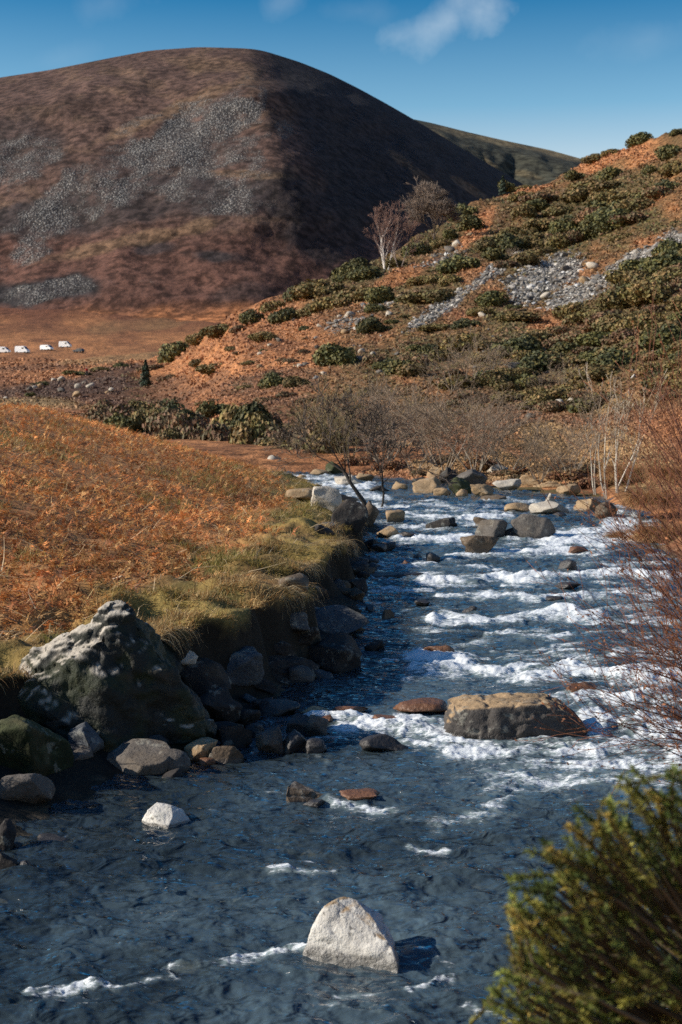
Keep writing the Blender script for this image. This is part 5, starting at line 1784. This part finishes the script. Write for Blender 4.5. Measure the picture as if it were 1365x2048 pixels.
def corner_gorse():
    g = np.random.default_rng(43)
    e = bpy.data.objects.new('foreground_gorse', None)
    COL.objects.link(e)
    root = np.array([1.35, 3.9, float(near_z(1.35, 3.9))])
    e.location = root
    tag(e, 'large out of focus green gorse bush in the near right corner', 'gorse bush')
    # outline of the bush in the photo: shoots end inside it
    ox = np.array([960, 1010, 1010, 1090, 1110, 1190, 1240, 1300, 1420, 1520])
    oy = np.array([2010, 1890, 1760, 1700, 1640, 1600, 1545, 1530, 1500, 1480])
    S, NC, NN, NL, nc = [], [], [], [], []
    k = 0
    while k < 900:
        px, py = g.uniform(950, 1560), g.uniform(1500, 2350)
        lim = np.interp(px, ox, oy) + g.normal(0, 26)
        if py < lim + 20 * g.uniform(0, 1):
            continue
        k += 1
        Yt = 3.2 + 1.5 * g.uniform(0, 1) * smooth(0, 260, py - lim)
        tip = at(px, py, Yt)
        out = tip - (root + np.array([.1, .25, .1]))
        out /= np.linalg.norm(out)
        d = out * .7 + np.array([-.12, -.05, .36]) + g.normal(0, .36, 3)
        d /= np.linalg.norm(d)
        L = g.uniform(.10, .27)
        b0 = tip - d * L
        S.append((b0 - root, tip - root, .004, .0015, 1))
        S.append((b0 - root - out * .18 - np.array([0, 0, .05]), b0 - root, .007, .004, 0))
        m = 90
        t = g.uniform(0, 1, m)
        c0 = b0 + (tip - b0) * t[:, None]
        a = g.normal(size=(m, 3))
        a -= (a @ d)[:, None] * d
        a /= np.linalg.norm(a, axis=1, keepdims=True)
        nd = a * .8 + d * .65
        ln = g.uniform(.016, .034, m) * (1 - .3 * t)
        NC.append(c0 - root); NN.append(nd); NL.append(ln)
        base = np.array([(.14, .165, .034), (.22, .205, .044), (.31, .23, .055), (.085, .115, .030)])[g.choice(4, p=[.36, .32, .14, .18])]
        nc.append(np.tile(base * np.exp(g.normal(0, .2)), (m, 1)) * (1 + .7 * smooth(.6, 1, t))[:, None])
    C, D, L, c = np.concatenate(NC), np.concatenate(NN), np.concatenate(NL), np.concatenate(nc)
    sd = np.cross(D, g.normal(size=D.shape))
    sd /= np.linalg.norm(sd, axis=1, keepdims=True)
    w = .0036
    V = np.stack([C - sd * w, C + sd * w, C + D * L[:, None]], 1).reshape(-1, 3)
    link('stem', wood_mesh('stem', S, (.10, .065, .040), (.075, .075, .028), .006, 4, g), e)
    link('spine', make_mesh('spine', V, np.arange(len(V)).reshape(-1, 3), STRAWM, np.repeat(c, 3, 0), smooth_=False), e)


corner_gorse()
# ------------------------------------------------------------------ parked vehicles and a walker on the moor
WHITE = plain_mat('white van paint', (.78, .80, .82), .35, .03)
DARKP = plain_mat('dark car paint', (.05, .06, .075), .3, .1)
GLASS = plain_mat('dark vehicle glass', (.03, .045, .06), .08, .1)
TYRE = plain_mat('tyre rubber', (.02, .02, .02), .8, .1)
LAMP = plain_mat('lamp lens', (.55, .50, .45), .2, .1)


def extrude_profile(name, prof, wid, mat, inset=.12):
    """side profile (x, z) with rounded-in flanks"""
    P = np.array(prof, float)
    c = P.mean(0)
    rings = []
    for y, k in ((-wid / 2, 1 - inset), (-wid / 2 + .14, 1.0), (wid / 2 - .14, 1.0), (wid / 2, 1 - inset)):
        q = c + (P - c) * np.array([1 - (1 - k) * .35, k])
        q[:, 1] = np.where(P[:, 1] < .5, P[:, 1], q[:, 1])
        rings.append(np.stack([q[:, 0], np.full(len(P), y), q[:, 1]], -1))
    n = len(P)
    V = np.concatenate(rings)
    i = np.arange(n)
    f = [np.stack([i + r * n, (i + 1) % n + r * n, (i + 1) % n + (r + 1) * n, i + (r + 1) * n], -1) for r in range(3)]
    caps = [np.array([list(range(n))[::-1]]), np.array([[3 * n + k for k in range(n)]])]
    return make_mesh(name, V, [np.concatenate(f)] + caps, mat, smooth_=False)


def box_mesh(name, x0, x1, y0, y1, z0, z1, mat):
    V = np.array([[x, y, z] for x in (x0, x1) for y in (y0, y1) for z in (z0, z1)], float)
    return make_mesh(name, V, np.array([[0, 1, 3, 2], [4, 6, 7, 5], [0, 4, 5, 1], [2, 3, 7, 6], [0, 2, 6, 4], [1, 5, 7, 3]]), mat, smooth_=False)


def wheel_mesh(name, r, w, mat):
    a = np.arange(16) * math.pi / 8
    prof = [(0, .3 * w), (r * .55, .36 * w), (r * .62, .5 * w), (r * .93, .5 * w), (r, .3 * w), (r, -.3 * w), (r * .93, -.5 * w), (0, -.5 * w)]
    V = np.concatenate([np.stack([rr * np.cos(a), np.full(16, yy), rr * np.sin(a)], -1) for rr, yy in prof])
    i = np.arange(16)
    f = np.concatenate([np.stack([i + k * 16, (i + 1) % 16 + k * 16, (i + 1) % 16 + (k + 1) * 16, i + (k + 1) * 16], -1) for k in range(len(prof) - 1)])
    return make_mesh(name, V, f, mat)


VAN = [(-2.5, .42), (-2.55, 1.2), (-2.45, 2.35), (-2.2, 2.55), (.9, 2.55), (1.25, 2.42), (1.95, 1.5), (2.5, 1.2), (2.62, .8), (2.6, .42)]
CAR = [(-2.0, .40), (-2.1, .75), (-1.95, 1.0), (-1.45, 1.42), (-.9, 1.52), (.1, 1.50), (.75, 1.05), (1.8, .9), (2.1, .7), (2.1, .40)]


def vehicle(name, label, cat, px, py, length, rz, prof, paint, hgt=1.0, group=None, rz_tilt=0):
    p = moor_at(px, py)
    e = bpy.data.objects.new(name, None)
    COL.objects.link(e)
    e.location = [float(c) for c in p]
    e.rotation_euler = (0, 0, rz)
    van = prof is VAN
    Lx = prof[-2][0] - prof[0][0]
    k = length / Lx
    e.scale = (k, k, k * hgt)
    tag(e, label, cat, group)
    wid = 1.9 if van else 1.75
    link('body', extrude_profile('body', prof, wid, paint), e)
    wind = [(1.27, 2.32), (1.93, 1.52), (1.98, 1.55), (1.32, 2.36)] if van else [(.12, 1.44), (.74, 1.06), (.79, 1.09), (.17, 1.48)]
    link('windscreen', extrude_profile('windscreen', wind, wid * .82, GLASS, 0), e)
    for sy in (-1, 1):
        y = sy * (wid / 2 + .004)
        if van:
            link('window', box_mesh('window', .35, 1.15, y - .02, y + .02, 1.5, 2.1, GLASS), e)
        else:
            link('window', box_mesh('window', -1.25, .05, y - .10, y - .05 + .09, 1.02, 1.36, GLASS), e)
        link('headlight', box_mesh('headlight', prof[-2][0] - .06, prof[-2][0] + .03, sy * wid * .38 - .15, sy * wid * .38 + .15, .75, .92, LAMP), e)
        for x in (-1.55, 1.6) if van else (-1.3, 1.35):
            w = link('wheel', wheel_mesh('wheel', .36, .24, TYRE), e, loc=(x, sy * (wid / 2 - .08), .36))
            w.scale = (1, sy, 1)


VG = 'white vans parked on the moor'
vehicle('parked_van', 'white van parked on the moor, leftmost of four and cut by the picture edge', 'van', 6, 706, 5.6, -.25, VAN, WHITE, .85, VG)
vehicle('parked_van', 'white van with a rounded body, second from the left of four', 'van', 45, 706, 5.4, -.35, VAN, WHITE, 1.0, VG)
vehicle('parked_van', 'white low van with a blue grey right side, third from the left of four', 'van', 94, 702, 5.4, -.5, VAN, WHITE, .78, VG)
vehicle('parked_van', 'white van standing highest on the moor, rightmost of four', 'van', 131, 698, 5.0, -.3, VAN, WHITE, 1.05, VG)
vehicle('parked_car', 'small dark car parked just right of the white vans', 'car', 158, 704, 4.3, 2.7, CAR, DARKP, 1.0)


def walker():
    p = moor_at(174, 753)
    e = bpy.data.objects.new('person', None)
    COL.objects.link(e)
    e.location = [float(c) for c in p]
    e.rotation_euler = (0, 0, .5)
    e.scale = (1.15, 1.15, 1.15)
    tag(e, 'distant walker in a red jacket and dark trousers on the moor', 'person')
    SKIN = plain_mat('skin', (.50, .32, .24), .6, .05)
    RED = plain_mat('red jacket', (.55, .025, .02), .75, .1)
    DARK = plain_mat('dark trousers', (.025, .03, .045), .85, .1)
    HAIR = plain_mat('brown hair', (.05, .03, .02), .7, .1)

    def skinned(name, verts, edges, radii, mat, parent, root=0):
        me = bpy.data.meshes.new(name)
        me.from_pydata(verts, edges, [])
        me.materials.append(mat)
        o = link(name, me, parent)
        m = o.modifiers.new('skin', 'SKIN')
        for i, r in enumerate(radii):
            me.skin_vertices[0].data[i].radius = (r, r * .85)
        me.skin_vertices[0].data[root].use_root = True
        s = o.modifiers.new('smooth', 'SUBSURF')
        s.levels = s.render_levels = 1
        return o
    V = [(0, 0, .92), (0, 0, 1.15), (0, 0, 1.38), (0, .01, 1.50), (0, -.01, 1.60), (0, -.01, 1.70), (.18, 0, 1.38), (.24, .02, 1.12), (.22, -.10, .90), (-.18, 0, 1.38), (-.25, .02, 1.12), (-.22, -.10, .90),
         (.09, 0, .88), (.11, -.10, .48), (.11, -.02, .08), (.11, -.14, .03), (-.09, 0, .88), (-.11, .06, .48), (-.11, .16, .10), (-.11, .06, .04)]
    E = [(0, 1), (1, 2), (2, 3), (3, 4), (4, 5), (2, 6), (6, 7), (7, 8), (2, 9), (9, 10), (10, 11), (0, 12), (12, 13), (13, 14), (14, 15), (0, 16), (16, 17), (17, 18), (18, 19)]
    R = [.14, .13, .14, .055, .095, .085, .06, .045, .04, .06, .045, .04, .09, .06, .045, .04, .09, .06, .045, .04]
    skinned('body', V, E, R, SKIN, e)
    J = [V[i] for i in (0, 1, 2, 6, 7, 8, 9, 10, 11)]
    J[5] = (.225, -.07, .96)
    J[8] = (-.225, -.07, .96)
    skinned('jacket', J, [(0, 1), (1, 2), (2, 3), (3, 4), (4, 5), (2, 6), (6, 7), (7, 8)], [.185, .17, .165, .085, .07, .06, .085, .07, .06], RED, e)
    T = [V[i] for i in (0, 12, 13, 14, 16, 17, 18)]
    skinned('trousers', T, [(0, 1), (1, 2), (2, 3), (0, 4), (4, 5), (5, 6)], [.16, .115, .08, .065, .115, .08, .065], DARK, e)
    skinned('hair', [(0, .03, 1.66), (0, .0, 1.75)], [(0, 1)], [.095, .085], HAIR, e)


walker()
